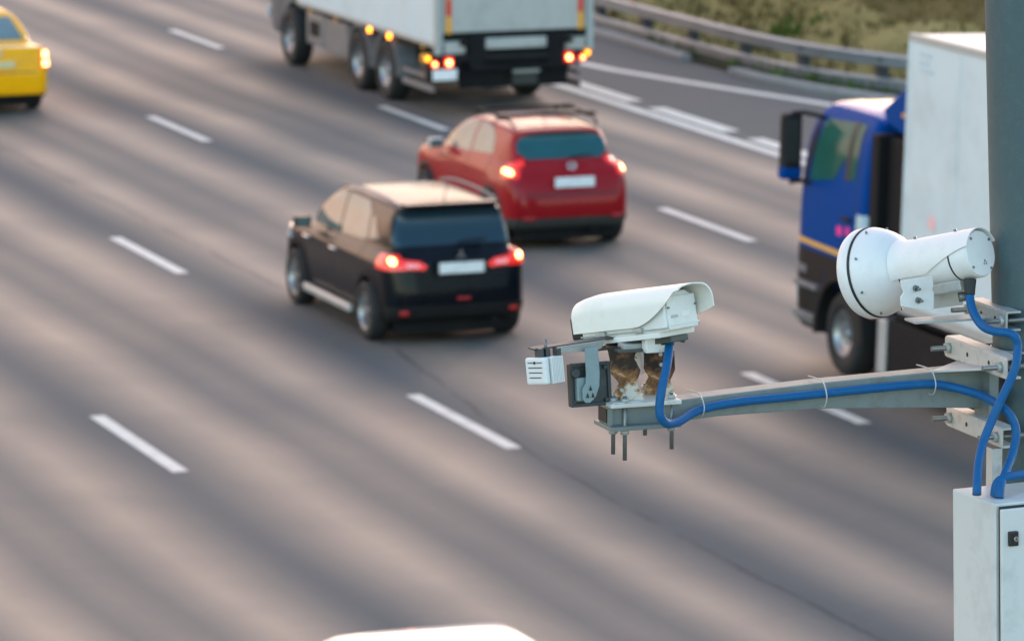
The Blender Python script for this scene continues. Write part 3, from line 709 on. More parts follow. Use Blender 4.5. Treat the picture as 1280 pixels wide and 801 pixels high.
def black_suv():
    root = empty('suv_car', 'black compact SUV with lit brake lights and silver roof rails, behind the red car', 'car', (-9.86, 50.80, 0))
    spec = dict(W=1.80, L=4.30, H=1.63, wz=0.34, wells=[(0.73, 0.385), (3.40, 0.385)], solids=[
        dict(k=0.12, side=[(0.06, .30), (0.01, .42), (-.02, .58), (0.03, .78), (0.07, .98), (0.20, 1.10), (1.6, 1.07), (3.1, 1.03), (3.7, .96), (4.15, .80), (4.29, .60), (4.28, .36), (4.05, .22), (.35, .24)],
             rear=[(0, .2), (.80, .22), (.87, .36), (.895, .60), (.90, .84), (.88, .95), (.76, 1.08), (0, 1.12)],
             plan=[(-.02, 0), (-.02, .62), (.05, .78), (.22, .87), (.75, .90), (3.4, .90), (3.85, .85), (4.12, .70), (4.26, .42), (4.30, 0)]),
        dict(k=0.10, blend=0.05, side=[(.12, .80), (.17, 1.05), (.36, 1.42), (.30, 1.56), (.55, 1.61), (1.3, 1.635), (2.0, 1.615), (2.45, 1.54), (3.35, 1.0), (3.3, .8)],
             rear=[(0, .8), (.80, .85), (.775, 1.06), (.66, 1.46), (.57, 1.585), (.30, 1.63), (0, 1.64)],
             plan=[(.08, 0), (.10, .60), (.25, .73), (.9, .83), (1.8, .85), (2.6, .82), (3.2, .72), (3.36, .4), (3.38, 0)])])
    B = Body(spec)
    b = B.mesh('body', M['black_paint'], root)
    for v, s in (('L', -1), ('R', 1)):
        B.patch(v, [(2.02, 1.07), (3.02, 1.05), (2.80, 1.23), (2.42, 1.47), (2.04, 1.52)], 'side_window', M['glass'], root, lim=(2, 1.0, 1.6))
        B.patch(v, [(1.02, 1.10), (1.96, 1.07), (1.98, 1.52), (1.30, 1.52), (1.10, 1.42)], 'side_window', M['glass'], root, lim=(2, 1.0, 1.6))
        B.patch(v, [(.66, 1.15), (.97, 1.11), (1.03, 1.39), (.92, 1.38)], 'side_window', M['glass'], root, lim=(2, 1.0, 1.6))
        B.patch(v, ring(.73, .34, .375, .47, -12, 192), 'arch_trim', M['black_plastic'], root, off=.012)
        B.patch(v, ring(3.40, .34, .375, .47, -12, 192), 'arch_trim', M['black_plastic'], root, off=.012)
        MB().span((s * .90 - .035, 1.20, .245), (s * .90 + .035, 2.94, .335)).build('sill_trim', M['silver_trim'], root, bevel=.02)
        for y in (1.86, 2.86):
            MB().tube([(s * .895, y - .10, .90), (s * .925, y - .06, .905), (s * .925, y + .06, .905), (s * .895, y + .10, .90)], .014, 8, 3).build('door_handle', M['chrome'], root)
        mirror_part(root, s * .86, 2.82, 1.08, M['black_paint'], s)
        MB().tube([(s * .60, .42, 1.58), (s * .61, .70, 1.612), (s * .62, 1.3, 1.632), (s * .62, 2.0, 1.615), (s * .60, 2.34, 1.565)], .018, 8, 4).build('roof_rail', M['side_grey'], root)
    seam_lines(B, root, [((2.0, .36), (2.0, 1.06)), ((2.98, .40), (3.02, 1.03)), ((1.02, .70), (1.0, 1.08)), ((1.18, .40), (2.98, .36))])
    B.patch('B', [(-.68, 1.13), (.68, 1.13), (.71, 1.19), (.615, 1.47), (.56, 1.50), (-.56, 1.50), (-.615, 1.47), (-.71, 1.19)], 'rear_window', M['rear_glass'], root, off=.006, nmin=.1)
    MB().tube([(.02, .13, 1.155), (.10, .125, 1.175), (.36, .13, 1.19)], .014, 8, 3).build('rear_wiper', M['black_plastic'], root)
    B.patch('F', [(-.66, 1.06), (.66, 1.06), (.56, 1.50), (-.56, 1.50)], 'windscreen', M['glass'], root, nmin=.1, lim=(1, 2.2, 3.5))
    MB().span((-.56, .22, 1.553), (.56, .42, 1.60)).build('roof_spoiler', M['black_paint'], root, bevel=.02)
    B.patch('T', [(-.56, .50), (.56, .50), (.58, 1.4), (.54, 2.42), (-.54, 2.42), (-.58, 1.4)], 'roof_panel', M['black_gloss'], root, off=.004, nmin=.5, lim=(2, 1.4, 1.8))
    # tail lights wrap the corner: outer lamp lit, inner reverse lamp pale
    for v, s in (('B', -1), ('B', 1)):
        t = lamp(B, 'B', [(s * .90, .88), (s * .90, 1.05), (s * .66, 1.02), (s * .60, .885)], root, 'red_lens', [disc(s * .755, .975, .036)])
        B.patch('B', [(s * .605, .89), (s * .655, .995), (s * .45, .97), (s * .36, .915), (s * .40, .875)], 'inner_lens', M['red_lens'], t, off=.012)
        B.patch('B', [(s * .595, .905), (s * .62, .955), (s * .47, .945), (s * .45, .905)], 'reverse_lens', M['pale_lens'], t, off=.017)
        B.patch('L' if s < 0 else 'R', [(-.1, .89), (.30, .93), (.34, .99), (.22, 1.04), (-.1, 1.05)], 'side_lens', M['red_lens'], t, off=.012)
        MB().box((s * .66, -.005, .40), (.11, .03, .055)).build('reflector', M['dull_red'], root, bevel=.012)
        lamp(B, 'F', [(s * .55, .72), (s * .86, .78), (s * .84, .90), (s * .58, .84)], root, 'head_lens', [disc(s * .70, .81, .04)], cm='head_bulb', name='headlight')
    MB().box((0.03, -.012, .895), (.54, .02, .125)).build('number_plate', M['plate'], root, bevel=.006)
    MB().box((.03, .005, .895), (.62, .03, .19)).build('plate_recess', M['black_plastic'], root, bevel=.01)
    MB().box((.05, -.025, .545), (.16, .03, .035)).build('fog_light', M['dull_red'], root, bevel=.008)
    # three-diamond badge
    mb = MB(); c = Vector((.03, .02, 1.035))
    for a in (90, 210, 330):
        d = Vector((math.cos(R_(a)), 0, math.sin(R_(a)))); e = Vector((-d.z, 0, d.x))
        mb.prism([c, c + d * .03 + e * .018, c + d * .062, c + d * .03 - e * .018], (0, -.012, 0))
    mb.build('badge', M['chrome'], root)
    B.patch('B', [(-.84, .24), (.84, .24), (.86, .47), (-.86, .47)], 'bumper', M['black_plastic'], root, off=.01)
    B.patch('F', [(-.7, .30), (.7, .30), (.62, .62), (-.62, .62)], 'grille', M['black_plastic'], root, off=.006)
    MB().cyl((.0, .52, 1.60), (.0, .40, 1.80), .006, 8).build('aerial', M['black_plastic'], root)
    MB().cyl((.45, -.02, .27), (.45, .4, .27), .03, 12).build('exhaust', M['chassis'], root)
    MB().span((-.66, .20, .125), (.66, 4.1, .26)).build('underbody', M['chassis'], root)
    for x, s in ((-.79, -1), (.79, 1)):
        for y in (.73, 3.40): wheel(root, x, y, .335, .22, s)
    return root
def red_suv():
    root = empty('crossover_car', 'red rounded crossover with roof bars ahead of the black SUV', 'car', (-6.14, 56.95, 0))
    spec = dict(W=1.80, L=4.14, H=1.60, wz=0.34, wells=[(0.76, 0.385), (3.29, 0.385)], solids=[
        dict(k=0.14, side=[(0.08, .28), (-.02, .45), (-.03, .62), (0.05, .82), (0.16, 1.02), (0.34, 1.14), (1.6, 1.08), (2.9, 1.06), (3.5, 1.02), (3.95, .88), (4.12, .62), (4.12, .38), (3.95, .22), (.35, .24)],
             rear=[(0, .2), (.78, .22), (.87, .36), (.90, .60), (.885, .80), (.82, .98), (.74, 1.12), (0, 1.16)],
             plan=[(-.03, 0), (-.03, .58), (.06, .76), (.25, .86), (.76, .90), (1.2, .87), (2.7, .87), (3.29, .90), (3.75, .84), (4.0, .66), (4.12, .38), (4.14, 0)]),
        dict(k=0.12, blend=0.09, side=[(.22, .85), (.26, 1.08), (.50, 1.42), (.42, 1.50), (.60, 1.535), (1.2, 1.585), (1.8, 1.59), (2.3, 1.52), (3.15, 1.02), (3.1, .8)],
             rear=[(0, .8), (.80, .85), (.77, 1.06), (.64, 1.40), (.54, 1.53), (.30, 1.585), (0, 1.60)],
             plan=[(.16, 0), (.18, .52), (.34, .68), (.9, .80), (1.8, .83), (2.5, .80), (3.0, .70), (3.16, .4), (3.18, 0)])])
    B = Body(spec)
    B.mesh('body', M['red_paint'], root)
    for v, s in (('L', -1), ('R', 1)):
        B.patch(v, [(1.80, 1.10), (2.86, 1.08), (2.62, 1.24), (2.30, 1.44), (1.84, 1.49)], 'side_window', M['glass'], root, lim=(2, 1.0, 1.6))
        B.patch(v, [(.98, 1.16), (1.73, 1.11), (1.77, 1.49), (1.35, 1.48), (1.08, 1.36)], 'side_window', M['glass'], root, lim=(2, 1.0, 1.6))
        B.patch(v, ring(.76, .34, .375, .45, -12, 192), 'arch_trim', M['dirty_plastic'], root, off=.012)
        B.patch(v, ring(3.29, .34, .375, .45, -12, 192), 'arch_trim', M['dirty_plastic'], root, off=.012)
        B.patch(v, [(1.2, .20), (2.86, .20), (2.86, .33), (1.2, .33)], 'sill_trim', M['dirty_plastic'], root, off=.01)
        MB().tube([(s * .86, 2.45, .96), (s * .905, 2.50, .965), (s * .905, 2.62, .965), (s * .86, 2.67, .96)], .014, 8, 3).build('door_handle', M['red_paint'], root)
        mirror_part(root, s * .80, 2.72, 1.10, M['silver_trim'], s)
        MB().tube([(s * .56, .62, 1.54), (s * .585, .80, 1.605), (s * .60, 1.4, 1.635), (s * .60, 1.9, 1.62), (s * .58, 2.2, 1.55)], .018, 8, 4).build('roof_rail', M['black_plastic'], root)
    for y in (.98, 1.80):
        mb = MB().tube([(-.70, y, 1.635), (0, y, 1.648), (.70, y, 1.635)], .019, 8, 4)
        for s in (-1, 1): mb.span((s * .60 - .05, y - .05, 1.60), (s * .60 + .05, y + .05, 1.66))
        mb.build('roof_bar', M['black_plastic'], root)
    seam_lines(B, root, [((1.78, .36), (1.78, 1.08)), ((2.86, .40), (2.88, 1.05)), ((1.0, .74), (.98, 1.12)), ((1.16, .38), (2.86, .36))])
    B.patch('B', [(-.50, 1.15), (.50, 1.15), (.62, 1.24), (.60, 1.36), (.50, 1.44), (.30, 1.475), (-.30, 1.475), (-.50, 1.44), (-.60, 1.36), (-.62, 1.24)], 'rear_window', M['teal_glass'], root, off=.006, nmin=.05, lim=(1, 0, 1.2))
    B.patch('T', [(-.52, .55), (.52, .55), (.55, 1.3), (.50, 2.25), (-.50, 2.25), (-.55, 1.3)], 'roof_panel', M['red_gloss'], root, off=.004, nmin=.5, lim=(2, 1.35, 1.8))
    MB().tube([(.02, .215, 1.165), (.10, .21, 1.185), (.34, .215, 1.20)], .013, 8, 3).build('rear_wiper', M['black_plastic'], root)
    B.patch('F', [(-.64, 1.10), (.64, 1.10), (.54, 1.47), (-.54, 1.47)], 'windscreen', M['glass'], root, nmin=.1, lim=(1, 2.0, 3.3))
    for s in (-1, 1):
        t = lamp(B, 'B', [(s * .84, .93), (s * .87, 1.02), (s * .80, 1.13), (s * .72, 1.17), (s * .65, 1.02), (s * .69, .94)], root, 'red_lens', [disc(s * .765, 1.005, .034)])
        B.patch('L' if s < 0 else 'R', [(.0, .93), (.30, .96), (.42, 1.08), (.30, 1.17), (.12, 1.14), (.0, 1.03)], 'side_lens', M['red_lens'], t, off=.012)
        lamp(B, 'F', [(s * .45, .66), (s * .72, .66), (s * .74, .80), (s * .48, .80)], root, 'head_lens', [disc(s * .60, .73, .05)], cm='head_bulb', name='headlight')
        MB().box((s * .60, -.03, .44), (.16, .03, .045)).build('reflector', M['dull_red'], root, bevel=.01)
    MB().box((.03, -.005, .885), (.54, .02, .13)).build('number_plate', M['plate'], root, bevel=.006)
    mb = MB().lathe([(0, .055), (.012, .055), (.012, .042), (0, .042)], (.03, .115, 1.075), (0, -.94, .34), 24, caps=False)
    mb.box((.03, .108, 1.075), (.135, .012, .024)); mb.build('badge', M['chrome'], root)
    B.patch('B', [(-.84, .20), (.84, .20), (.86, .43), (-.86, .43)], 'bumper', M['dirty_plastic'], root, off=.012)
    B.patch('B', [(-.62, .715), (.62, .715), (.62, .735), (-.62, .735)], 'bumper_gap', M['seam'], root, off=.002)
    B.patch('F', [(-.62, .30), (.62, .30), (.55, .55), (-.55, .55)], 'grille', M['black_plastic'], root, off=.006)
    MB().cyl((0, 1.05, 1.57), (0, .95, 1.70), .006, 8).build('aerial', M['black_plastic'], root)
    MB().span((-.66, .20, .125), (.66, 3.95, .26)).build('underbody', M['chassis'], root)
    MB().cyl((.3, -.03, .25), (.3, .4, .25), .03, 12).build('exhaust', M['chassis'], root)
    for x, s in ((-.78, -1), (.78, 1)):
        for y in (.76, 3.29): wheel(root, x, y, .335, .215, s)
    return root
def taxi():
    root = empty('taxi_car', 'yellow saloon car cut off by the left edge with its brake lights on', 'car', (-9.66, 72.95, 0))
    spec = dict(W=1.74, L=4.35, H=1.55, wz=0.31, wells=[(0.90, 0.355), (3.52, 0.355)], solids=[
        dict(k=0.10, side=[(.06, .26), (-.01, .36), (-.02, .56), (.03, .80), (.06, 1.02), (.16, 1.085), (.75, 1.08), (1.4, 1.0), (3.0, .98), (3.7, .92), (4.2, .76), (4.34, .55), (4.32, .3), (4.1, .2), (.4, .22)],
             rear=[(0, .18), (.76, .2), (.83, .34), (.87, .58), (.86, .80), (.80, 1.0), (.72, 1.08), (0, 1.10)],
             plan=[(-.02, 0), (-.02, .64), (.05, .78), (.2, .84), (.8, .87), (3.5, .87), (3.95, .80), (4.2, .62), (4.33, .35), (4.35, 0)]),
        dict(k=0.10, blend=0.05, side=[(.55, .8), (.62, 1.06), (1.25, 1.44), (1.5, 1.53), (2.0, 1.555), (2.5, 1.51), (3.35, .98), (3.3, .8)],
             rear=[(0, .8), (.80, .85), (.77, 1.02), (.62, 1.40), (.52, 1.50), (.30, 1.545), (0, 1.555)],
             plan=[(.50, 0), (.52, .58), (.8, .72), (1.5, .79), (2.2, .80), (2.8, .77), (3.2, .68), (3.36, .4), (3.38, 0)])])
    B = Body(spec); B.mesh('body', M['yellow_paint'], root)
    for v, s in (('L', -1), ('R', 1)):
        B.patch(v, [(2.05, 1.02), (3.0, 1.0), (2.75, 1.18), (2.45, 1.40), (2.07, 1.45)], 'side_window', M['glass'], root, lim=(2, .95, 1.55))
        B.patch(v, [(1.15, 1.06), (1.98, 1.03), (2.0, 1.45), (1.62, 1.44), (1.3, 1.30)], 'side_window', M['glass'], root, lim=(2, .95, 1.55))
        mirror_part(root, s * .81, 2.80, 1.04, M['yellow_paint'], s)
        MB().tube([(s * .865, 1.5, .88), (s * .895, 1.54, .885), (s * .895, 1.66, .885), (s * .865, 1.7, .88)], .014, 8, 3).build('door_handle', M['black_plastic'], root)
        t = lamp(B, 'B', [(s * .90, .72), (s * .90, .99), (s * .68, .99), (s * .70, .72)], root, 'red_lens', [[(s * .71, .88), (s * .84, .88), (s * .84, .975), (s * .71, .975)], [(s * .71, .745), (s * .84, .745), (s * .84, .835), (s * .71, .835)]])
        B.patch('L' if s < 0 else 'R', [(-.1, .74), (.18, .74), (.18, .98), (-.1, .98)], 'side_lens', M['red_lens'], t, off=.012)
        lamp(B, 'F', [(s * .50, .60), (s * .80, .62), (s * .78, .76), (s * .52, .74)], root, 'head_lens', [disc(s * .64, .68, .05)], cm='head_bulb', name='headlight')
    seam_lines(B, root, [((2.02, .30), (2.02, 1.0)), ((2.98, .34), (3.0, .98)), ((1.05, .75), (1.1, 1.02))])
    B.patch('B', [(-.58, 1.10), (.58, 1.10), (.48, 1.42), (-.48, 1.42)], 'rear_window', M['pale_glass'], root, off=.005, nmin=.03, lim=(1, .4, 1.6))
    B.patch('F', [(-.64, 1.02), (.64, 1.02), (.54, 1.44), (-.54, 1.44)], 'windscreen', M['glass'], root, nmin=.05, lim=(1, 2.2, 3.5))
    MB().box((.0, -.03, .80), (.50, .02, .10)).build('number_plate', M['plate_yellow'], root, bevel=.006)
    MB().lathe([(0, .05), (.012, .05), (.012, .03), (0, .03)], (0, .0, .975), (0, -1, .1), 20, caps=False).build('badge', M['chrome'], root)
    B.patch('B', [(-.62, .655), (.62, .655), (.62, .672), (-.62, .672)], 'bumper_gap', M['seam'], root, off=.002)
    B.patch('B', [(-.80, .20), (.80, .20), (.80, .31), (-.80, .31)], 'bumper_trim', M['black_plastic'], root, off=.01)
    MB().span((-.64, .20, .125), (.64, 4.1, .25)).build('underbody', M['chassis'], root)
    B.patch('T', [(-.50, 1.50), (.50, 1.50), (.52, 2.0), (.48, 2.45), (-.48, 2.45), (-.52, 2.0)], 'roof_panel', M['yellow_gloss'], root, off=.004, nmin=.5, lim=(2, 1.35, 1.8))
    B.patch('T', [(-.70, .10), (.70, .10), (.66, .56), (-.66, .56)], 'boot_lid', M['yellow_gloss'], root, off=.004, nmin=.6, lim=(2, 1.0, 1.3))
    MB().box((0, 2.0, 1.60), (.42, .14, .12)).build('roof_sign', M['white_paint'], root, bevel=.03)
    for x, s in ((-.755, -1), (.755, 1)):
        for y in (.90, 3.52): wheel(root, x, y, .305, .195, s)
    return root
def white_car():
    root = empty('hatchback_car', 'white car of which only the pale roof shows at the bottom edge', 'car', (-16.88, 29.56, 0))
    spec = dict(W=1.76, L=4.10, H=1.56, wz=0.32, wells=[(0.72, 0.365), (3.28, 0.365)], solids=[
        dict(k=0.12, side=[(.06, .28), (-.01, .40), (-.02, .58), (.04, .80), (.10, .98), (.25, 1.06), (1.6, 1.02), (2.9, 1.0), (3.5, .94), (3.95, .78), (4.09, .56), (4.08, .34), (3.9, .22), (.35, .24)],
             rear=[(0, .2), (.78, .22), (.85, .36), (.88, .60), (.865, .80), (.82, .98), (.74, 1.06), (0, 1.08)],
             plan=[(-.02, 0), (-.02, .62), (.05, .76), (.2, .84), (.72, .88), (3.3, .88), (3.7, .82), (3.95, .66), (4.08, .38), (4.10, 0)]),
        dict(k=0.09, blend=0.05, side=[(.15, .8), (.2, 1.02), (.42, 1.42), (.40, 1.50), (.6, 1.535), (1.3, 1.56), (1.9, 1.545), (2.35, 1.47), (3.25, .98), (3.2, .8)],
             rear=[(0, .8), (.82, .85), (.79, 1.02), (.70, 1.40), (.63, 1.51), (.40, 1.55), (0, 1.56)],
             plan=[(.1, 0), (.12, .60), (.3, .72), (.9, .81), (1.8, .83), (2.6, .80), (3.1, .70), (3.25, .4), (3.27, 0)])])
    B = Body(spec); B.mesh('body', M['white_paint'], root)
    for v, s in (('L', -1), ('R', 1)):
        B.patch(v, [(1.9, 1.03), (2.9, 1.01), (2.65, 1.20), (2.30, 1.42), (1.92, 1.47)], 'side_window', M['glass'], root, lim=(2, .95, 1.55))
        B.patch(v, [(.85, 1.07), (1.83, 1.04), (1.85, 1.47), (1.2, 1.46), (.95, 1.34)], 'side_window', M['glass'], root, lim=(2, .95, 1.55))
        mirror_part(root, s * .83, 2.70, 1.05, M['white_paint'], s)
        MB().tube([(s * .875, 1.3, .88), (s * .905, 1.34, .885), (s * .905, 1.46, .885), (s * .875, 1.5, .88)], .014, 8, 3).build('door_handle', M['white_paint'], root)
        lamp(B, 'B', [(s * .88, .80), (s * .88, 1.0), (s * .66, .98), (s * .64, .82)], root, 'red_lens', [disc(s * .74, .9, .05)])
        lamp(B, 'F', [(s * .50, .66), (s * .82, .70), (s * .80, .84), (s * .54, .80)], root, 'head_lens', [disc(s * .66, .75, .05)], cm='head_bulb', name='headlight')
    seam_lines(B, root, [((1.87, .34), (1.87, 1.02)), ((2.86, .38), (2.88, 1.0)), ((.98, .70), (.94, 1.05))])
    B.patch('B', [(-.58, 1.08), (.58, 1.08), (.50, 1.43), (-.50, 1.43)], 'rear_window', M['rear_glass'], root, off=.006, nmin=.05, lim=(1, 0, 1.2))
    B.patch('F', [(-.64, 1.05), (.64, 1.05), (.58, 1.40), (-.58, 1.40)], 'windscreen', M['glass'], root, nmin=.05, lim=(1, 2.0, 3.4))
    MB().box((0, -.02, .80), (.54, .02, .12)).build('number_plate', M['plate'], root, bevel=.006)
    B.patch('B', [(-.82, .22), (.82, .22), (.83, .40), (-.83, .40)], 'bumper', M['black_plastic'], root, off=.01)
    MB().span((-.68, .25, .17), (.68, 3.8, .26)).build('underbody', M['chassis'], root)
    for x, s in ((-.77, -1), (.77, 1)):
        for y in (.72, 3.28): wheel(root, x, y, .315, .20, s)
    return root
black_suv(); red_suv(); taxi(); white_car()

# ------------------------------------------------------------------ sight lines: turn a measured direction and a real distance into a point of the place
FW = Vector((math.sin(YAW) * math.cos(PITCH), math.cos(YAW) * math.cos(PITCH), -math.sin(PITCH)))
RT = Vector((math.cos(YAW), -math.sin(YAW), 0)); UP = RT.cross(FW)
def ray(u, v): return FW + RT * ((u - 640) / 6000.0) - UP * ((v - 400.5) / 6000.0)
def at(u, v, d): return CAM + ray(u, v) * d
def on_x(u, v, X): r = ray(u, v); return CAM + r * ((X - CAM.x) / r.x)
def on_y(u, v, Y): r = ray(u, v); return CAM + r * ((Y - CAM.y) / r.y)

# ------------------------------------------------------------------ white box lorry (three axles, tail lift)
def white_lorry():
    Y0 = 70.25; root = empty('box_lorry', 'large white three-axle box lorry with lit tail lights, cut off by the top edge', 'lorry', (-2.05, Y0, 0))
    w = 1.30
    b = MB().span((-w, .06, 1.13), (w, 7.15, 3.85)).build('cargo_box', M['truck_white'], root, bevel=.02)
    MB().span((-w - .012, .02, 1.10), (-w + .03, 7.17, 1.17)).build('side_rail', M['galv'], root, bevel=.006)
    MB().span((w - .03, .02, 1.10), (w + .012, 7.17, 1.17)).build('side_rail', M['galv'], root, bevel=.006)
    for y in (1.25, 2.45, 3.65, 4.85, 6.05): MB().span((-w - .006, y - .03, 1.17), (-w + .01, y + .03, 3.84)).build('panel_joint', M['truck_white'], root, bevel=.003)
    for s in (-1, 1): MB().span((min(s * (w - .10), s * (w + .014)), -.02, .98), (max(s * (w - .10), s * (w + .014)), .10, 3.87)).build('corner_post', M['galv'], root, bevel=.012)
    MB().span((-w + .12, -.0, 1.33), (w - .12, .07, 3.75)).build('rear_door', M['truck_door_grey'], root, bevel=.012)
    MB().span((-w + .10, .01, 1.20), (w - .10, .06, 1.33)).build('door_sill', M['chassis'], root)
    for s in (-1, 1):
        for k in range(9):
            z = 1.32 + k * .27
            MB().span((s * (w - .20) - .045, -.012, z), (s * (w - .20) + .045, .004, z + .265)).build('reflective_tape', M['tape_red' if k % 2 else 'tape_orange'], root)
        MB().span((s * (w - .30) - .17, -.03, 1.00), (s * (w - .30) + .17, .03, 1.18)).build('corner_panel', M['truck_door_grey'], root, bevel=.02)
        mb = MB().span((s * .66 - .14, -.10, .80), (s * .66 + .14, .12, 1.26)).box((s * .80, -.06, 1.16), (.26, .12, .07)); mb.build('lift_bracket', M['chassis'], root, bevel=.012)
    MB().span((-.60, -.05, 1.06), (.52, .0, 1.23)).build('lift_panel', M['truck_door_grey'], root, bevel=.02)
    MB().span((-1.24, -.08, .88), (1.24, .06, 1.0)).build('lift_beam', M['black_plastic'], root, bevel=.01)
    MB().span((-.78, -.16, .74), (.86, -.06, .82)).build('underrun_bar', M['chassis'], root, bevel=.012)
    MB().span((-.9, .05, .45), (.9, .12, .88)).build('rear_crossmember', M['chassis'], root)
    MB().span((-.42, .3, .55), (.42, 9.0, .85)).build('frame', M['chassis'], root)
    MB().span((-1.15, .2, .95), (1.15, 7.1, 1.10)).build('subframe', M['chassis'], root)
    # lamp clusters
    for nm, u, v, ww, hh, big in (('L', 562, 79, .13, .17, 1), ('L', 544, 81, .10, .10, 0), ('L', 535, 74, .10, .10, 2), ('R', 712, 72, .13, .17, 1), ('R', 729, 72, .09, .09, 0), ('R', 735, 66, .09, .09, 2)):
        p = on_y(u, v, Y0 - .14); x, z = p.x + 2.05, p.z; ww *= .85; hh *= .85
        t = MB().span((x - ww / 2 - .02, -.12, z - hh / 2 - .02), (x + ww / 2 + .02, .06, z + hh / 2 + .02)).build('tail_light', M['red_lens'] if big != 2 else M['tape_orange'], root, bevel=.015)
        MB().cyl((x, -.115, z), (x, -.135, z), min(ww, hh) * (.40 if big == 1 else .34), 16).build('bulb', M['bulb'] if big != 2 else M['orange_bulb'], t)
    p = on_y(556, 94, Y0 - .1)
    MB().box((p.x + 2.05, -.10, p.z), (.40, .02, .17)).build('number_plate', M['plate'], root, bevel=.005)
    MB().span((p.x + 2.05 - .25, -.085, p.z - .12), (p.x + 2.05 + .25, .1, p.z + .30)).build('lamp_carrier', M['chassis'], root)
    p = on_y(656, 88, Y0)
    MB().box((p.x + 2.05, -.05, p.z), (.44, .10, .05)).build('step_bar', M['galv'], root, bevel=.01)
    MB().box((p.x + 2.05, .0, p.z - .13), (.42, .02, .18)).build('mud_flap', M['dirty_plastic'], root)
    MB().span((.70, -.02, .74), (1.10, .1, .98)).build('lamp_carrier', M['side_grey'], root, bevel=.02)
    # side
    for s in (-1, 1):
        x = s * 1.20
        for y in (3.98, 2.58):
            wheel(root, s * 1.12, y, .49, .32, s, steel=True)
            arc = MB()
            for k in range(12):
                a, c = R_(-5 + 190 * k / 12), R_(-5 + 190 * (k + 1) / 12); r0, r1 = .56, .60
                P = lambda t, r, xx: Vector((xx, y + r * math.cos(t), .49 + r * math.sin(t)))
                xi, xo = s * .92, s * 1.27
                arc.hexa([P(a, r0, xi), P(a, r1, xi), P(c, r0, xi), P(c, r1, xi), P(a, r0, xo), P(a, r1, xo), P(c, r0, xo), P(c, r1, xo)])
            arc.build('mudguard', M['side_grey'], root)
        wheel(root, s * 1.12, 7.75, .49, .30, s, steel=True)
        MB().span((min(x, s * .7), 4.75, .42), (max(x, s * .7), 6.0, .98)).build('toolbox', M['side_grey'], root, bevel=.03)
        MB().span((min(x, s * .7), 6.05, .45), (max(x, s * .7), 7.0, 1.0)).build('fuel_tank', M['side_grey'], root, bevel=.05)
        MB().span((min(x + s * .012, x - s * .02), 6.25, .62), (max(x + s * .012, x - s * .02), 6.75, .86)).build('tank_recess', M['chassis'], root)
        MB().span((s * 1.22 - .02, .35, .55), (s * 1.22 + .02, 1.85, .62)).build('side_guard', M['side_grey'], root, bevel=.008)
        MB().span((s * 1.22 - .02, .35, .36), (s * 1.22 + .02, 1.85, .46)).build('side_guard', M['side_grey'], root, bevel=.008)
        for y in (3.25, 2.25, 5.0, 6.4, .6):
            lit = y < 3.5 and y > 1
            MB().cyl((s * 1.30, y, 1.06), (s * 1.335, y, 1.06), .042 if lit else .032, 14).build('marker_lamp', M['orange_bulb'] if lit else M['tape_orange'], root)
    spec = dict(W=2.5, L=2.3, H=3.2, wz=.49, wells=[(.55, .58)], solids=[dict(k=.14, side=[(0, .75), (0, 2.95), (.1, 3.1), (1.5, 3.15), (1.95, 2.9), (2.2, 1.9), (2.28, 1.2), (2.28, .5), (2.1, .35), (1.3, .38), (1.2, .75)], rear=[(0, .3), (1.18, .34), (1.22, 1.0), (1.22, 2.2), (1.12, 2.9), (1.0, 3.12), (0, 3.18)], plan=[(0, 0), (0, 1.22), (1.8, 1.22), (2.15, 1.05), (2.28, .7), (2.3, 0)])])
    B = Body(spec, 0.04); cab = empty('cab', None, None, (0, 7.22, 0)); cab.parent = root
    B.mesh('cab_shell', M['dark_cab_paint'], cab)
    for v in ('L', 'R'):
        B.patch(v, [(.8, 1.95), (1.95, 1.85), (1.75, 2.65), (.8, 2.7)], 'side_window', M['glass'], cab)
        B.patch(v, ring(.55, .49, .58, .70, -5, 185), 'arch_trim', M['side_grey'], cab, off=.012)
    B.patch('F', [(-1.05, 1.8), (1.05, 1.8), (.98, 2.75), (-.98, 2.75)], 'windscreen', M['glass'], cab)
    for s in (-1, 1): MB().box((s * 1.42, 2.1, 2.2), (.22, .12, .75)).box((s * 1.27, 2.1, 2.5), (.22, .04, .04)).build('wing_mirror', M['black_plastic'], cab, bevel=.02)
    for s in (-1, 1): MB().box((s * .95, 2.24, .75), (.35, .06, .2)).build('headlight', M['head_lens'], cab, bevel=.03)
white_lorry()

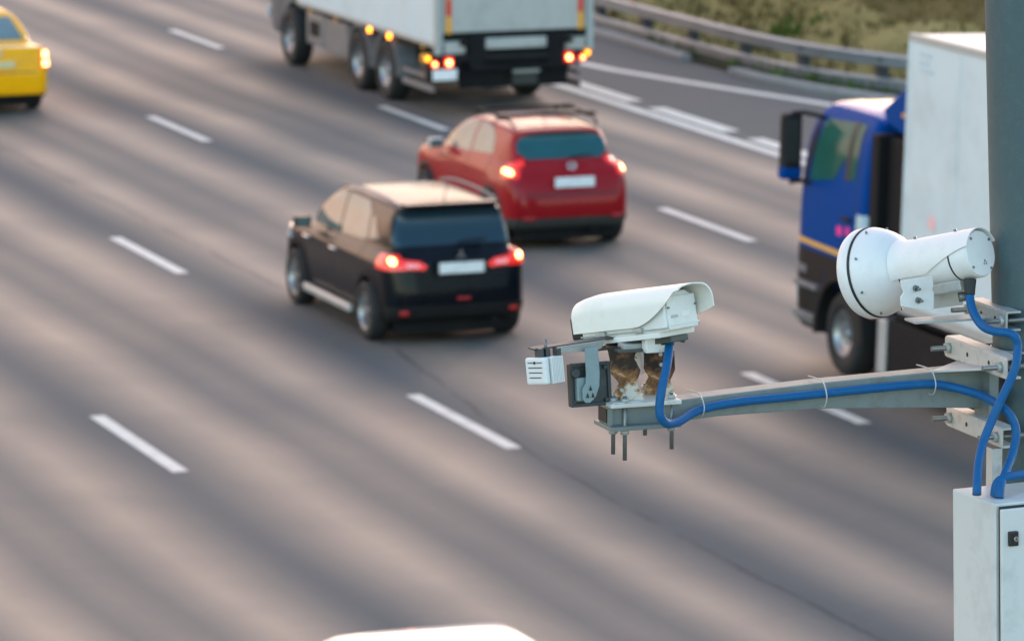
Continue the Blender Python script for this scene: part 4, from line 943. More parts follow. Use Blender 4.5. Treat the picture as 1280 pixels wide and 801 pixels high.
# ------------------------------------------------------------------ blue lorry with a white box
def blue_lorry():
    YR = 46.32; root = empty('cab_lorry', 'blue cab lorry with tall white cargo box, partly behind the radar unit and pole', 'lorry', (-5.40, YR, 0), (0, R_(1.7), 0))
    XL = -6.65
    spec = dict(W=2.54, L=2.68, H=3.1, wz=.46, wells=[(1.05, .57)], solids=[dict(k=.09, side=[(0.62, .95), (.62, 1.3), (.64, 2.74), (.70, 2.86), (1.0, 2.97), (1.55, 2.98), (2.08, 2.92), (2.26, 2.74), (2.44, 1.95), (2.56, 1.35), (2.60, .7), (2.54, .30), (2.2, .20), (1.72, .30), (1.66, .9), (.4, .92)],
        rear=[(0, .25), (1.16, .28), (1.24, .7), (1.25, 1.4), (1.24, 2.0), (1.16, 2.60), (1.06, 2.82), (.90, 2.94), (0, 3.0)], plan=[(.60, 0), (.61, 1.24), (.7, 1.255), (2.2, 1.255), (2.44, 1.20), (2.56, 1.0), (2.60, .5), (2.61, 0)])])
    B = Body(spec, 0.026); B.mesh('cab', M['blue_paint'], root)
    for v in ('L', 'R'):
        B.patch(v, [(1.20, 2.14), (1.48, 2.10), (1.60, 1.98), (2.12, 1.98), (2.05, 2.40), (1.93, 2.72), (1.20, 2.76)], 'side_window', M['cab_glass'], root, off=.006)
        B.patch(v, [(.92, 2.16), (1.08, 2.15), (1.08, 2.76), (.92, 2.76)], 'side_window', M['cab_glass'], root, off=.006)
        B.patch(v, [(1.08, 2.13), (1.20, 2.13), (1.20, 2.77), (1.08, 2.77)], 'window_pillar', M['seam'], root, off=.009)
        B.patch(v, [(2.13, 1.97), (2.27, 1.95), (2.20, 2.35), (2.07, 2.74), (1.94, 2.74), (2.07, 2.40)], 'front_pillar', M['black_plastic'], root, off=.008, nmin=.0)
        B.patch(v, [(.0, 1.265), (2.60, 1.31), (2.60, 1.365), (.0, 1.32)], 'stripe', M['orange_stripe'], root, off=.006, nmin=.0)
        B.patch(v, [[(1.63, .15), (2.65, .15), (2.65, 1.25), (1.63, 1.25)], [(.5, 1.0), (1.63, 1.0), (1.63, 1.25), (.5, 1.25)]], 'lower_trim', M['black_plastic'], root, off=.007, nmin=-.1)
        s = -1 if v == 'L' else 1; arc = MB()
        for k in range(16):
            a, c = R_(-8 + 190 * k / 16), R_(-8 + 190 * (k + 1) / 16); P = lambda t, r, xx: Vector((xx, 1.05 + r * math.cos(t), .46 + r * math.sin(t)))
            arc.hexa([P(a, .565, s * .85), P(a, .70, s * .85), P(c, .565, s * .85), P(c, .70, s * .85), P(a, .58, s * 1.305), P(a, .665, s * 1.305), P(c, .58, s * 1.305), P(c, .665, s * 1.305)])
        arc.build('wheel_arch', M['black_plastic'], root)
        B.patch(v, [(1.9, .42), (2.65, .42), (2.65, .50), (1.9, .50)], 'bumper_lip', M['side_grey'], root, off=.03, nmin=-.1)
        B.patch(v, [(2.1, .98), (2.65, .98), (2.65, 1.06), (2.1, 1.06)], 'bumper_lip', M['side_grey'], root, off=.02, nmin=-.1)
        for x_, t_ in ((.86, 2.8), (2.26, 1.95)): B.patch(v, [(x_, 1.36), (x_ + .01, 1.36), (x_ + .01, t_), (x_, t_)], 'door_gap', M['seam'], root, off=.002)
        s = -1 if v == 'L' else 1
        MB().box((s * 1.262, 1.04, 1.72), (.03, .22, .05)).build('door_handle', M['black_plastic'], root, bevel=.012)
        for z, d in ((.52, .10), (.86, .06)):
            MB().span((min(s * 1.17, s * 1.30), 1.70, z - .03), (max(s * 1.17, s * 1.30), 2.30, z + .03)).build('step', M['side_grey'], root, bevel=.015)
        # mirrors on two arms
        mx = s * 1.43
        m = MB().box((mx + s * -.02, 2.26, 2.38), (.24, .16, .74)).build('wing_mirror', M['black_plastic'], root, bevel=.07, segs=4)
        MB().box((mx - s * .02, 2.178, 2.44), (.16, .012, .48)).build('mirror_glass', M['seam'], m, bevel=.004)
        MB().box((mx - s * .02, 2.26, 2.09), (.246, .166, .17)).build('mirror_cap', M['blue_paint'], m, bevel=.05)
        for z in (2.74, 1.98): MB().tube([(s * 1.10, 2.02, z - .02), (s * 1.30, 2.16, z + .02), (mx, 2.22, z)], .028, 8, 3).build('mirror_arm', M['black_plastic'], m)
    B.patch('F', [(-1.02, 1.75), (1.02, 1.75), (1.0, 2.62), (-1.0, 2.62)], 'windscreen', M['glass'], root)
    for s in (-1, 1): MB().box((s * .95, 2.58, .68), (.36, .06, .22)).build('headlight', M['head_lens'], root, bevel=.03)
    # white roof line catching the sky is paint of the same cab; air deflector and marker lamp at the rear of the roof
    mb = MB(); mb.prism([(-.98, .02, 2.70), (-.98, .66, 2.80), (-.98, .80, 2.95), (-.98, .14, 3.30), (-.98, .02, 3.32)], (1.96, 0, 0)); mb.build('roof_deflector', M['blue_paint'], root, bevel=.03)
    MB().box((-.985, .22, 2.95), (.05, .06, .05)).build('marker_lamp', M['tape_orange'], root, bevel=.015)
    B.patch('T', [(-1.0, .66), (1.0, .66), (1.0, 2.14), (-1.0, 2.14)], 'roof_panel', M['blue_gloss'], root, off=.006, nmin=.45, lim=(2, 2.7, 3.2))
    # marks on the door
    for u, v, ww, hh, m in ((1042, 293, .13, .10, 'pink'), (1052, 294, .09, .09, 'pink'), (1071, 288, .36, .22, 'pale_blue_mark')):
        p = on_x(u, v, XL); y = p.y - YR
        B.patch('L', [(y - ww / 2, p.z - hh / 2), (y + ww / 2, p.z - hh / 2), (y + ww / 2, p.z + hh / 2), (y - ww / 2, p.z + hh / 2)], 'door_mark', M[m], root, off=.005)
    # body behind
    F0 = -.46
    MB().span((-1.28, F0 - 7.2, .98), (1.28, F0, 3.90)).build('cargo_box', M['truck_white'], root, bevel=.03)
    for x in (-1.28, 1.28): MB().span((x - .014, F0 - 7.2, .94), (x + .014, F0 + .01, 1.05)).build('side_rail', M['galv'], root, bevel=.005)
    MB().span((-1.29, F0 - .06, .94), (-1.20, F0 + .012, 3.91)).build('corner_post', M['truck_white'], root, bevel=.02)
    for y in (1.25, 2.5, 3.75, 5.0, 6.25): MB().span((-1.287, F0 - y - .03, 1.05), (-1.27, F0 - y + .03, 3.88)).build('panel_joint', M['truck_white'], root, bevel=.003)
    MB().span((-1.292, F0 - 7.2, 3.83), (-1.26, F0, 3.915)).build('top_rail', M['galv'], root, bevel=.01)
    for k, (dy, dz, l) in enumerate(((0, 0, .28), (.03, -.09, .22), (-.04, -.17, .30))):
        MB().box((-1.285, F0 - .42 + dy, 3.72 + dz), (.012, l, .045)).build('box_mark', M['pale_blue_mark'], root)
    p = on_x(1163, 284, XL); MB().lathe([(0, .08), (.012, .08)], (-1.278, p.y - YR + .02, p.z), (-1, 0, 0), 20).build('box_mark', M['pale_pink'], root)
    MB().span((-1.19, .40, 1.0), (1.19, .60, 2.72)).build('dark_gap_panel', M['chassis'], root, bevel=.03)  # black panel added so the gap behind the cab stays dark
    MB().span((-1.08, -.40, .5), (1.08, .36, 2.7)).build('dark_gap_fill', M['chassis'], root)  # dark block standing in for the shaded gap before the cargo box
    MB().span((-.42, -7.2, .5), (.42, 2.0, .85)).build('frame', M['chassis'], root)
    MB().span((-1.2, F0 - 7.2, .86), (1.2, F0, .97)).build('subframe', M['chassis'], root)
    for s in (-1, 1):
        lo, hi = sorted((s * .66, s * 1.22))
        MB().span((lo, -2.4, .20), (hi, -.05, .80)).build('battery_box', M['chassis'], root, bevel=.03)
        lo, hi = sorted((s * .68, s * 1.235)); MB().span((lo, -.04, .18), (hi, .16, .78)).build('box_end', M['silver_trim'], root, bevel=.02)
        lo, hi = sorted((s * .7, s * 1.2)); MB().span((lo, .18, .25), (hi, .26, .86)).build('mud_flap', M['black_plastic'], root)
        MB().cyl((s * 1.18, .30, .80), (s * 1.26, .30, .80), .05, 14).build('marker_lamp', M['tape_orange'], root)
        wheel(root, s * 1.09, 1.05, .46, .30, s, steel=True); wheel(root, s * 1.05, -4.2, .46, .36, s, steel=True)
blue_lorry()

# ------------------------------------------------------------------ roadside rig: pole, arm, camera, radar, lamps, cables, cabinet
EX, EY, EZ = Vector((1, 0, 0)), Vector((0, 1, 0)), Vector((0, 0, 1))
def frame(yaw_from_view, pitch):
    """heading frame: l = right, a = ahead, u = up; yaw measured clockwise from the view azimuth"""
    az = YAW + R_(yaw_from_view); p = R_(pitch)
    a = Vector((math.sin(az) * math.cos(p), math.cos(az) * math.cos(p), math.sin(p)))
    l = Vector((math.cos(az), -math.sin(az), 0)); return l, a, l.cross(a)
class Loc:
    """points in a heading frame around o"""
    def __init__(s, o, fr): s.o = Vector(o); s.l, s.a, s.u = fr; s.ax = fr
    def __call__(s, x, y, z): return s.o + s.l * x + s.a * y + s.u * z
    def box(s, mb, c, size): mb.box(s(*c), size, s.ax); return mb
def thing(name, label, cat, loc, group=None): return empty(name, label, cat, tuple(loc), (0, 0, 0), group)
def part(mb, name, m, root, bevel=0.0, segs=2, parent=None, label=None):
    """link a mesh built in world space under root (or under one of its parts)"""
    o = mb.build(name, m, None, bevel, segs, origin=root.location if parent is None else parent.matrix_world_origin if hasattr(parent, 'matrix_world_origin') else root.location)
    if parent is None:
        o.parent = root; o.location = (0, 0, 0)
    else:
        o.parent = parent; o.location = (0, 0, 0)
    if label: o['label'] = label
    return o

# pole: leans a touch, as in the photograph
P0 = at(1293, 400, 14.0); LEAN = (EZ - RT * 0.042)
base = P0 - LEAN * (P0.z / LEAN.z); top = P0 + LEAN * 4.2
pole = thing('steel_pole', 'thick blue-grey steel pole carrying the speed camera arm', 'pole', base)
part(MB().lathe([(0, .132), (P0.z - 1, .126), (P0.z + 2, .118), ((top - base).length, .112)], base, top - base, 64), 'shaft', M['pole_paint'], pole)
part(MB().lathe([(0, .24), (.03, .24)], base, EZ, 32), 'base_plate', M['galv'], pole)
def on_pole(z): return base + LEAN * ((z - base.z) / LEAN.z)

# arm and its clamps
arm = thing('cantilever_beam', 'grey steel cantilever arm clamped to the pole and holding the camera', 'arm', at(1236, 490, 13.95))
AY = EY * 0.075
st = [(760, 509, 533, 13.545), (850, 500, 527.5, 13.62), (900, 493.5, 521, 13.66), (1020, 479, 512, 13.765), (1165, 465, 511, 13.89), (1236, 458, 512, 13.95)]
mb = MB(); n = len(st); vs = []
for u, t, b, d in st:
    a_, b_ = at(u, t, d), at(u, b, d); b_ = Vector((a_.x, a_.y, b_.z)); vs += [a_, b_, b_ + AY, a_ + AY]
mb.add(vs, [(4 * i + k, 4 * i + (k + 1) % 4, 4 * i + 4 + (k + 1) % 4, 4 * i + 4 + k)[::-1] for i in range(n - 1) for k in range(4)] + [(0, 1, 2, 3), (4 * n - 1, 4 * n - 2, 4 * n - 3, 4 * n - 4)])
part(mb, 'beam', M['arm_paint'], arm, .004)
# black block standing in for the shade inside the hollow beam end
c0 = (vs[0] + vs[1] + vs[2] + vs[3]) / 4; hz = (vs[0] - vs[1]).z
part(MB().box(c0 + EX * .012, (.030, .062, hz - .014)), 'end_shade', M['seam'], arm)
def slab(c, lx, ly, lz): return MB().box(c, (lx, ly, lz))
cap_c = (vs[0] + vs[4] + vs[3] + vs[7]) / 4
cl = Vector((vs[0].x, vs[0].y, 0)); 
part(MB().box(Vector((vs[0].x + .105, vs[0].y + .0375, vs[0].z + .004 + .003)), (.215, .135, .012)), 'top_plate', M['pale_plate'], arm, .002)
part(MB().box(Vector((vs[1].x + .105, vs[1].y + .0375, vs[1].z - .006)), (.215, .135, .012)), 'bottom_plate', M['arm_paint'], arm, .002)
part(MB().box(Vector((vs[0].x + .006, vs[0].y - .004, (vs[0].z + vs[1].z) / 2)), (.012, .010, hz)), 'end_lip', M['arm_paint'], arm, .002)
for dx, dy, ln in ((.022, -.02, .085), (.048, -.042, .10), (.178, .115, .068), (.196, -.03, .080)):
    q = Vector((vs[0].x + dx, vs[0].y + .0375 + dy * 1.1, 0)); zt, zb = vs[0].z + .03, vs[1].z - ln
    mb = MB().cyl((q.x, q.y, zb), (q.x, q.y, zt), .0062, 10)
    s_ = part(mb, 'threaded_rod', M['stud'], arm)
    part(MB().cyl((q.x, q.y, vs[1].z - .026), (q.x, q.y, vs[1].z - .012), .0125, 6), 'nut', M['galv'], arm, parent=s_)
    part(MB().cyl((q.x, q.y, zt - .018), (q.x, q.y, zt - .006), .0125, 6), 'nut', M['galv'], arm, parent=s_)
def clamp(mid, half, hh, root, m, studs=True, both=True):
    """channel across the pole along Y, a twin on the far side, two studs through both"""
    w = .046
    for sx in ((-1, 1) if both else (-1,)):
        c = mid.copy(); pc = on_pole(mid.z)
        if sx > 0: c = Vector((2 * pc.x - mid.x, mid.y, mid.z))
        mb = MB()
        mb.box(c + EX * (w / 2 * sx), (.007, half * 2, hh)); mb.box(c + EZ * (hh / 2), (w, half * 2, .007)); mb.box(c - EZ * (hh / 2), (w, half * 2, .007))
        ch = part(mb, 'clamp_channel', m, root, .0025)
        mbh = MB()
        for dy in (-half * .45, half * .25): mbh.cyl(c + EX * (w / 2 * sx + .0025 * sx) + EY * dy, c + EX * (w / 2 * sx + .0042 * sx) + EY * dy, .007, 12)
        part(mbh, 'bolt_hole', M['seam'], root, parent=ch)
    if studs:
        for dy in (-half * .84, half * .84):
            a_ = Vector((mid.x - .085, mid.y + dy, mid.z)); b_ = a_ + EX * .47
            sr = part(MB().cyl(a_, b_, .0075, 12), 'stud', M['stud'], root)
            part(MB().cyl(a_ + EX * .045, a_ + EX * .060, .017, 6), 'nut', M['galv'], root, parent=sr)
up_mid = at(1229, 446, 13.93); lo_mid = at(1227, 533, 13.93)
clamp(up_mid, .205, .056, arm, M['clamp_paint']); clamp(lo_mid, .185, .052, arm, M['clamp_paint'])
g0, g1, g2 = at(1164, 463, 13.89), at(1250, 459, 13.80), at(1203, 448, 14.10)
part(MB().prism([g0, g1, g2], (0, 0, -.007)), 'gusset', M['clamp_paint'], arm, .0015)
e_ = at(1237, 488, 13.93)
part(MB().box(Vector((e_.x, e_.y + .02, (up_mid.z + lo_mid.z) / 2)), (.030, .10, up_mid.z - lo_mid.z - .05)), 'end_plate', M['arm_paint'], arm, .003)

# bracket under the camera: two waisted cheek plates on the arm end
brk = thing('camera_bracket', 'rusty waisted bracket plates standing on the end of the arm under the camera', 'bracket', at(803, 505, 13.60))
def cheek(pts, d, yawd, m, nm):
    """plate whose outline is set out at depth d and turned about the vertical"""
    c = at(sum(p[0] for p in pts) / len(pts), sum(p[1] for p in pts) / len(pts), d)
    ax = Vector((math.cos(R_(yawd)), math.sin(R_(yawd)), 0)); nrm = Vector((-ax.y, ax.x, 0))
    P = []
    for u, v in pts:
        r = ray(u, v); t = (c - CAM).dot(nrm) / r.dot(nrm); P.append(CAM + r * t)
    return P, nrm, c
def cheek_part(nm, pts, d, yawd, m, th=.005):
    P, nrm, c = cheek(pts, d, yawd, m, nm); mb = MB().prism(P, nrm * th)
    o = mb.build(nm, m, None, .0012, 1, origin=c); o.parent = brk; o.matrix_parent_inverse = Matrix.Translation(-Vector(brk.location)); return o
cheek_part('cheek_plate', [(759, 434), (797, 433), (793, 448), (801, 463), (796, 478), (807, 504), (807, 508), (767, 499), (766, 495), (774, 479), (764, 467), (763, 452)], 13.565, -8, M['rust'])
cheek_part('cheek_plate', [(806, 436), (843, 438), (844, 462), (838, 475), (846, 500), (846, 507), (806, 507), (803, 487), (811, 471), (805, 461)], 13.66, -8, M['rust'])
pl = at(780, 437, 13.57)
part(MB().box(pl + EZ * .004 + EX * .02, (.115, .11, .008)), 'top_flange', M['galv_dark'], brk, .002)
for u, v in ((824, 442), (825, 455), (776, 487)): part(MB().cyl(at(u, v, 13.56 if u < 800 else 13.65), at(u, v, 13.56 if u < 800 else 13.65) - EY * .012, .006, 6), 'bolt', M['galv'], brk)
fo = at(779, 503, 13.555); part(MB().box(fo + EX * .005 + EY * .03, (.085, .09, .006)), 'foot_flange', M['pale_plate'], brk, .0015)
fo = at(824, 505, 13.64); part(MB().box(fo + EX * .0 + EY * .02, (.095, .09, .006)), 'foot_flange', M['galv_dark'], brk, .0015)

# speed camera
HF = frame(-45, -11.5); H = Loc(at(797, 390, 13.60), HF)
camr = thing('speed_camera', 'white enforcement camera housing under a curved sunshield on the arm end', 'camera', H.o)
LB, WB = .335, .132                                                    # housing: y from rear -LB/2 to front
mb = MB(); prof = [(-WB / 2, -.062), (WB / 2, -.062), (WB / 2, .012), (WB * .40, .034), (WB * .22, .048), (-WB * .22, .048), (-WB * .40, .034), (-WB / 2, .012)]
mb.prism([H(x, -LB / 2, z) for x, z in prof], H.a * LB)
part(mb, 'housing', M['housing_white'], camr, .006, 3)
# lower tray with a proud flange, front bezel and lens
mb = MB(); H.box(mb, (0, .01, -.069), (WB + .012, LB - .03, .016)); part(mb, 'tray', M['housing_white'], camr, .003)
mb = MB(); H.box(mb, (0, -.0, -.052), (WB + .010, LB + .006, .005)); part(mb, 'side_flange', M['galv'], camr, .0015)
mb = MB(); H.box(mb, (-.006, LB / 2 + .018, -.026), (WB - .012, .05, .064)); bz = part(mb, 'front_bezel', M['seam'], camr, .008, 3)
part(MB().lathe([(0, .040), (.02, .040), (.02, .033), (.012, .030), (.012, .001)], H(0, LB / 2 + .04, -.005), H.a, 32), 'lens', M['glass'], camr, parent=bz)
mb = MB(); H.box(mb, (0, -LB / 2 - .003, -.012), (WB - .016, .006, .092)); rp = part(mb, 'rear_panel', M['housing_white'], camr, .002)
mb = MB(); H.box(mb, (.012, -LB / 2 - .0068, -.018), (.030, .0015, .014)); part(mb, 'sticker', M['shield_white'], camr, parent=rp)
mb = MB(); H.box(mb, (-.034, -LB / 2 - .0068, -.022), (.026, .0015, .008)); part(mb, 'sticker', M['galv'], camr, parent=rp)
mb = MB(); H.box(mb, (0, -LB / 2 - .0075, -.045), (WB - .01, .004, .004)); part(mb, 'ledge', M['housing_white'], camr, parent=rp)
for x in (-.055, .055): part(MB().cyl(H(x, -LB / 2 - .004, .018 if abs(x) < .04 else .004), H(x, -LB / 2 - .010, .004), .0035, 8), 'screw', M['stud'], camr, parent=rp)
for y in (-.06, .085): mb = MB(); H.box(mb, (-WB / 2 - .006, y, -.050), (.012, .035, .014)); part(mb, 'latch', M['galv'], camr, .003)
# sunshield: one curved sheet, 3 mm, open underneath; its left edge sweeps up at the rear
nS, nT = 44, 40; ys0, ys1 = -.225, .192
def sh_pt(s, t, inset):
    y = ys0 + (ys1 - ys0) * s
    W2 = .079 - inset; top = .062 - inset
    f = max(0, (s - .80) / .20); top -= .012 * f * f + .004 * max(0, s - .5); W2 -= .004 * f * f
    if t < .5: lo = -.040 + (.088 * (1 - min(1, s / .40)) ** 1.6 if s < .40 else 0)
    else: lo = -.040 + (.030 * (1 - min(1, s / .34)) ** 1.5 if s < .34 else 0)
    lo = min(lo, top - .008)
    # cross-section: straight skirt, rounded shoulder, slightly crowned top
    rr = .046; tt = t if t < .5 else 1 - t; sg = -1 if t < .5 else 1
    L1 = max(.0005, (top - rr) - lo) if lo < top - rr else 0; a0 = 0.0 if lo < top - rr else math.asin(min(1, (lo - (top - rr)) / rr))
    L2 = rr * (math.pi / 2 - a0); L3 = W2 - rr; Lt = (L1 + L2 + L3) * (tt / .5)
    if Lt <= L1: x, z = W2, lo + Lt
    elif Lt <= L1 + L2: a = a0 + (Lt - L1) / rr; x, z = W2 - rr + rr * math.cos(a), top - rr + rr * math.sin(a)
    else: q = (Lt - L1 - L2) / max(L3, 1e-6); x, z = (W2 - rr) * (1 - q), top + .003 * math.sin(q * math.pi / 2)
    return H(sg * x, y, z)
def shell(name, fn, nS, nT, th, m, root):
    mb = MB(); A = []; 
    for k, ins in ((0, 0), (1, th)):
        for i in range(nS + 1):
            for j in range(nT + 1): A.append(fn(i / nS, j / nT, ins))
    N = (nS + 1) * (nT + 1); ix = lambda i, j, k: k * N + i * (nT + 1) + j
    fs = []
    for i in range(nS):
        for j in range(nT):
            fs.append((ix(i, j, 0), ix(i, j + 1, 0), ix(i + 1, j + 1, 0), ix(i + 1, j, 0)))
            fs.append((ix(i, j, 1), ix(i + 1, j, 1), ix(i + 1, j + 1, 1), ix(i, j + 1, 1)))
    mb.add(A, fs, True)
    rim = []
    for i in range(nS): rim += [(ix(i, 0, 0), ix(i + 1, 0, 0), ix(i + 1, 0, 1), ix(i, 0, 1)), (ix(i, nT, 1), ix(i + 1, nT, 1), ix(i + 1, nT, 0), ix(i, nT, 0))]
    for j in range(nT): rim += [(ix(0, j, 1), ix(0, j + 1, 1), ix(0, j + 1, 0), ix(0, j, 0)), (ix(nS, j, 0), ix(nS, j + 1, 0), ix(nS, j + 1, 1), ix(nS, j, 1))]
    mb.f += rim; mb.smooth += [False] * len(rim)
    o = part(mb, name, m, root)
    bm = bmesh.new(); bm.from_mesh(o.data); bmesh.ops.recalc_face_normals(bm, faces=bm.faces); bm.to_mesh(o.data); bm.free()
    if hasattr(o.data, 'set_sharp_from_angle'): o.data.set_sharp_from_angle(angle=R_(45))
    return o
shell('sunshield', sh_pt, nS, nT, .0035, M['shield_white'], camr)
# mounting rail, junction box and gland under the housing
mb = MB(); H.box(mb, (0, -.02, -.086), (.07, .26, .018)); H.box(mb, (-.02, .10, -.090), (.05, .09, .012)); part(mb, 'mounting_rail', M['galv_dark'], camr, .003)
q = at(788, 433, 13.56); part(MB().box(q, (.060, .05, .022)), 'pivot_block', M['galv'], camr, .004)
jb = part(MB().box(at(817, 429, 13.535), (.060, .035, .050), (EX, EY, (EZ + EX * -.03).normalized())), 'junction_box', M['housing_white'], camr, .005, 3)
for du, dv in ((-9, -9), (8, -9), (-9, 9), (8, 9)): part(MB().cyl(at(817 + du, 429 + dv, 13.517), at(817 + du, 429 + dv, 13.513), .0022, 8), 'screw', M['stud'], camr, parent=jb)
part(MB().cyl(at(826, 428, 13.525), at(836, 427, 13.535), .008, 14), 'cable_gland', M['seam'], camr)
part(MB().cyl(at(838, 412, 13.545), at(837, 424, 13.545), .019, 20), 'cable_socket', M['housing_white'], camr, .002)
part(MB().box(at(843, 425, 13.56), (.045, .02, .007)).box(at(853, 420, 13.57), (.010, .02, .035)), 'cable_support', M['galv_dark'], camr, .002)

# cross bar for the lamps, below the housing
bar = thing('lamp_bar', 'dark angle bar under the camera front carrying the infrared lamps', 'bracket', at(730, 430, 13.50))
b0, b1 = at(664, 436, 13.475), at(768, 421, 13.60)
bd = (b1 - b0).normalized(); bn = bd.cross(EZ).normalized(); bu = bn.cross(bd)
part(MB().box((b0 + b1) / 2, ((b1 - b0).length, .035, .005), (bd, bn, bu)), 'top_leg', M['galv_dark'], bar, .001)
c1, c2 = at(694, 439, 13.49), at(757, 430, 13.565)
mb = MB().prism([at(697, 434, 13.475), at(757, 425, 13.55), at(752, 435, 13.55), at(744, 438.5, 13.54), at(706, 441, 13.49), at(697, 439, 13.475)], bn * -.005)
part(mb, 'front_leg', M['galv'], bar, .001)
part(MB().box(at(674, 441, 13.47), (.014, .03, .028), (bd, bn, bu)), 'hanger', M['galv_dark'], bar, .002)
part(MB().box(at(696, 440, 13.49), (.012, .03, .026), (bd, bn, bu)), 'hanger', M['galv_dark'], bar, .002)
part(MB().cyl(at(682, 437, 13.47), at(682, 424, 13.47), .004, 8), 'screw', M['stud'], bar)

# infrared lamps: ribbed heat sink, plastic cap with slots on the outer side
LF = frame(-43, -8)
def ir_lamp(o, label):
    Q = Loc(o, LF); t = thing('infrared_lamp', label, 'lamp', o, 'infrared lamps under the camera')
    w, L, h = .052, .084, .074
    mb = MB(); Q.box(mb, (0, .02, 0), (w * .92, L * .5, h * .94)); part(mb, 'lamp_body', M['fin_white'], t, .004)
    mb = MB(); nf = 8
    for k in range(nf):
        x = -w / 2 + .008 + (w - .012) * k / (nf - 1); Q.box(mb, (x, -.014, 0), (.0042, L * .78, h))
    part(mb, 'cooling_fins', M['fin_white'], t, .0008, 1)
    mb = MB(); Q.box(mb, (-w / 2 - .007, 0, 0), (.018, L, h * 1.04)); cp = part(mb, 'end_cap', M['fin_white'], t, .0085, 5)
    for k, (dz, ln, dy) in enumerate(((.024, .022, .018), (.024, .022, -.018), (.010, .056, 0), (-.004, .054, 0), (-.018, .048, .002))):
        mb = MB(); mb.box(Q(-w / 2 - .0158, dy, dz), (.0018, ln, .0030), (Q.l, Q.a, (Q.u + Q.a * .10).normalized())); part(mb, 'slot', M['galv_dark'], t, parent=cp)
    part(MB().cyl(Q(-w / 2 - .014, 0, .024), Q(-w / 2 - .019, 0, .024), .004, 10), 'screw', M['seam'], t, parent=cp)
    mb = MB(); Q.box(mb, (0, L / 2 - .003, 0), (w * .86, .006, h * .86)); part(mb, 'window', M['glass'], t, .002)
    mb = MB(); Q.box(mb, (0, .0, h / 2 + .010), (.016, .03, .022)); part(mb, 'bracket_foot', M['galv_dark'], t, .002)
ir_lamp(at(683, 462, 13.49), 'white ribbed infrared lamp hanging at the left end of the bar')
ir_lamp(at(801, 449, 13.74), 'white ribbed infrared lamp half hidden behind the rusty bracket')

# flat dark floodlight seen from behind
FF = frame(-22, -8); o = at(734, 480, 13.55); Q = Loc(o, FF)
fl = thing('floodlight', 'dark square floodlight panel seen from behind with a curved bracket', 'lamp', o)
mb = MB(); Q.box(mb, (.004, .0, 0), (.122, .022, .122)); part(mb, 'panel', M['black_box'], fl, .004)
mb = MB()
for k in (-1, 1): Q.box(mb, (.004 + k * .057, -.014, 0), (.010, .010, .124)); Q.box(mb, (.004, -.014, k * .057), (.104, .010, .010))
part(mb, 'back_frame', M['black_box'], fl, .002)
mb = MB(); Q.box(mb, (-.020, -.022, -.012), (.050, .024, .066)); gb = part(mb, 'gear_box', M['teal_bracket'], fl, .004)
part(MB().cyl(Q(-.046, -.034, .034), Q(-.046, -.030, .034), .012, 16).cyl(Q(.050, -.022, -.046), Q(.050, -.018, -.046), .006, 12).cyl(Q(-.048, -.022, -.046), Q(-.048, -.018, -.046), .006, 12).cyl(Q(.050, -.022, .046), Q(.050, -.018, .046), .006, 12), 'screw', M['black_box'], fl)
# curved U-bracket strap: from the bar down and round to the pivot
P_ = [(.003, .105), (.003, .045), (.001, .01), (-.006, -.018), (-.020, -.036), (-.034, -.040)]
mb = MB(); th = .020
out = [(.020, .105), (.021, .03), (.018, -.005), (.006, -.034), (-.012, -.050), (-.026, -.050), (-.034, -.040), (-.034, -.010), (-.024, .004), (-.020, .03), (-.020, .105)]
mb.prism([Q(x, -.040, z) for x, z in out], Q.a * -.006); sp_b = part(mb, 'strap', M['teal_bracket'], fl, .0015)
for x, z in ((-.010, -.010), (-.020, -.030), (-.004, -.030)): mb = MB(); mb.prism([Q(x - .005, -.0475, z - .006), Q(x + .005, -.0475, z - .006), Q(x, -.0475, z + .008)], Q.a * -.001); part(mb, 'vent_hole', M['seam'], fl, parent=sp_b)

# radar unit
RF = frame(-48, -14.2); o = at(1224, 317, 13.86); Q = Loc(o, RF)
rd = thing('radar_unit', 'white bell-mouthed radar speed sensor bolted to a bracket beside the pole', 'radar', o)
prof = [(0.0, .0682), (.004, .0695), (.268, .0695), (.274, .0715), (.280, .077), (.287, .085), (.296, .0945), (.308, .1045), (.324, .114), (.342, .122), (.360, .1285), (.374, .132), (.380, .133)]
body = part(MB().lathe(prof, o, Q.a, 96), 'bell_body', M['radar_white'], rd)
part(MB().lathe([(.3835, .133), (.385, .135), (.419, .134), (.429, .129), (.435, .12), (.441, .08), (.443, .002)], o, Q.a, 96), 'front_rim', M['radar_white'], rd)
part(MB().lathe([(.378, .1325), (.378, .1352), (.3855, .1356), (.3855, .133)], o, Q.a, 96, caps=False), 'seal_ring', M['seam'], rd)
for y in (.058, .255): part(MB().lathe([(y, .069), (y, .0705), (y + .005, .0705), (y + .005, .069)], o, Q.a, 96, caps=False), 'seal_ring', M['seam'], rd)
cap = part(MB().lathe([(-.006, .064), (-.006, .0645), (-.003, .067), (.0015, .0685)], o, Q.a, 96), 'rear_cap', M['radar_white'], rd)
for k in range(4):
    a = R_(45 + 90 * k - 8); part(MB().cyl(Q(.059 * math.cos(a), -.005, .059 * math.sin(a)), Q(.059 * math.cos(a), -.009, .059 * math.sin(a)), .0042, 10), 'screw', M['stud'], rd, parent=cap)
mb = MB()   # small warning triangle outline
T = [Vector((math.cos(R_(a)), math.sin(R_(a)))) for a in (90, 210, 330)]
for i in range(3):
    A_, B_ = T[i] * .010, T[(i + 1) % 3] * .010; A2, B2 = T[i] * .0072, T[(i + 1) % 3] * .0072
    mb.prism([Q(.012 + p.x, -.0064, -.028 + p.y) for p in (A_, B_, B2, A2)], Q.a * -.0006)
part(mb, 'triangle_sticker', M['galv_dark'], rd, parent=cap)
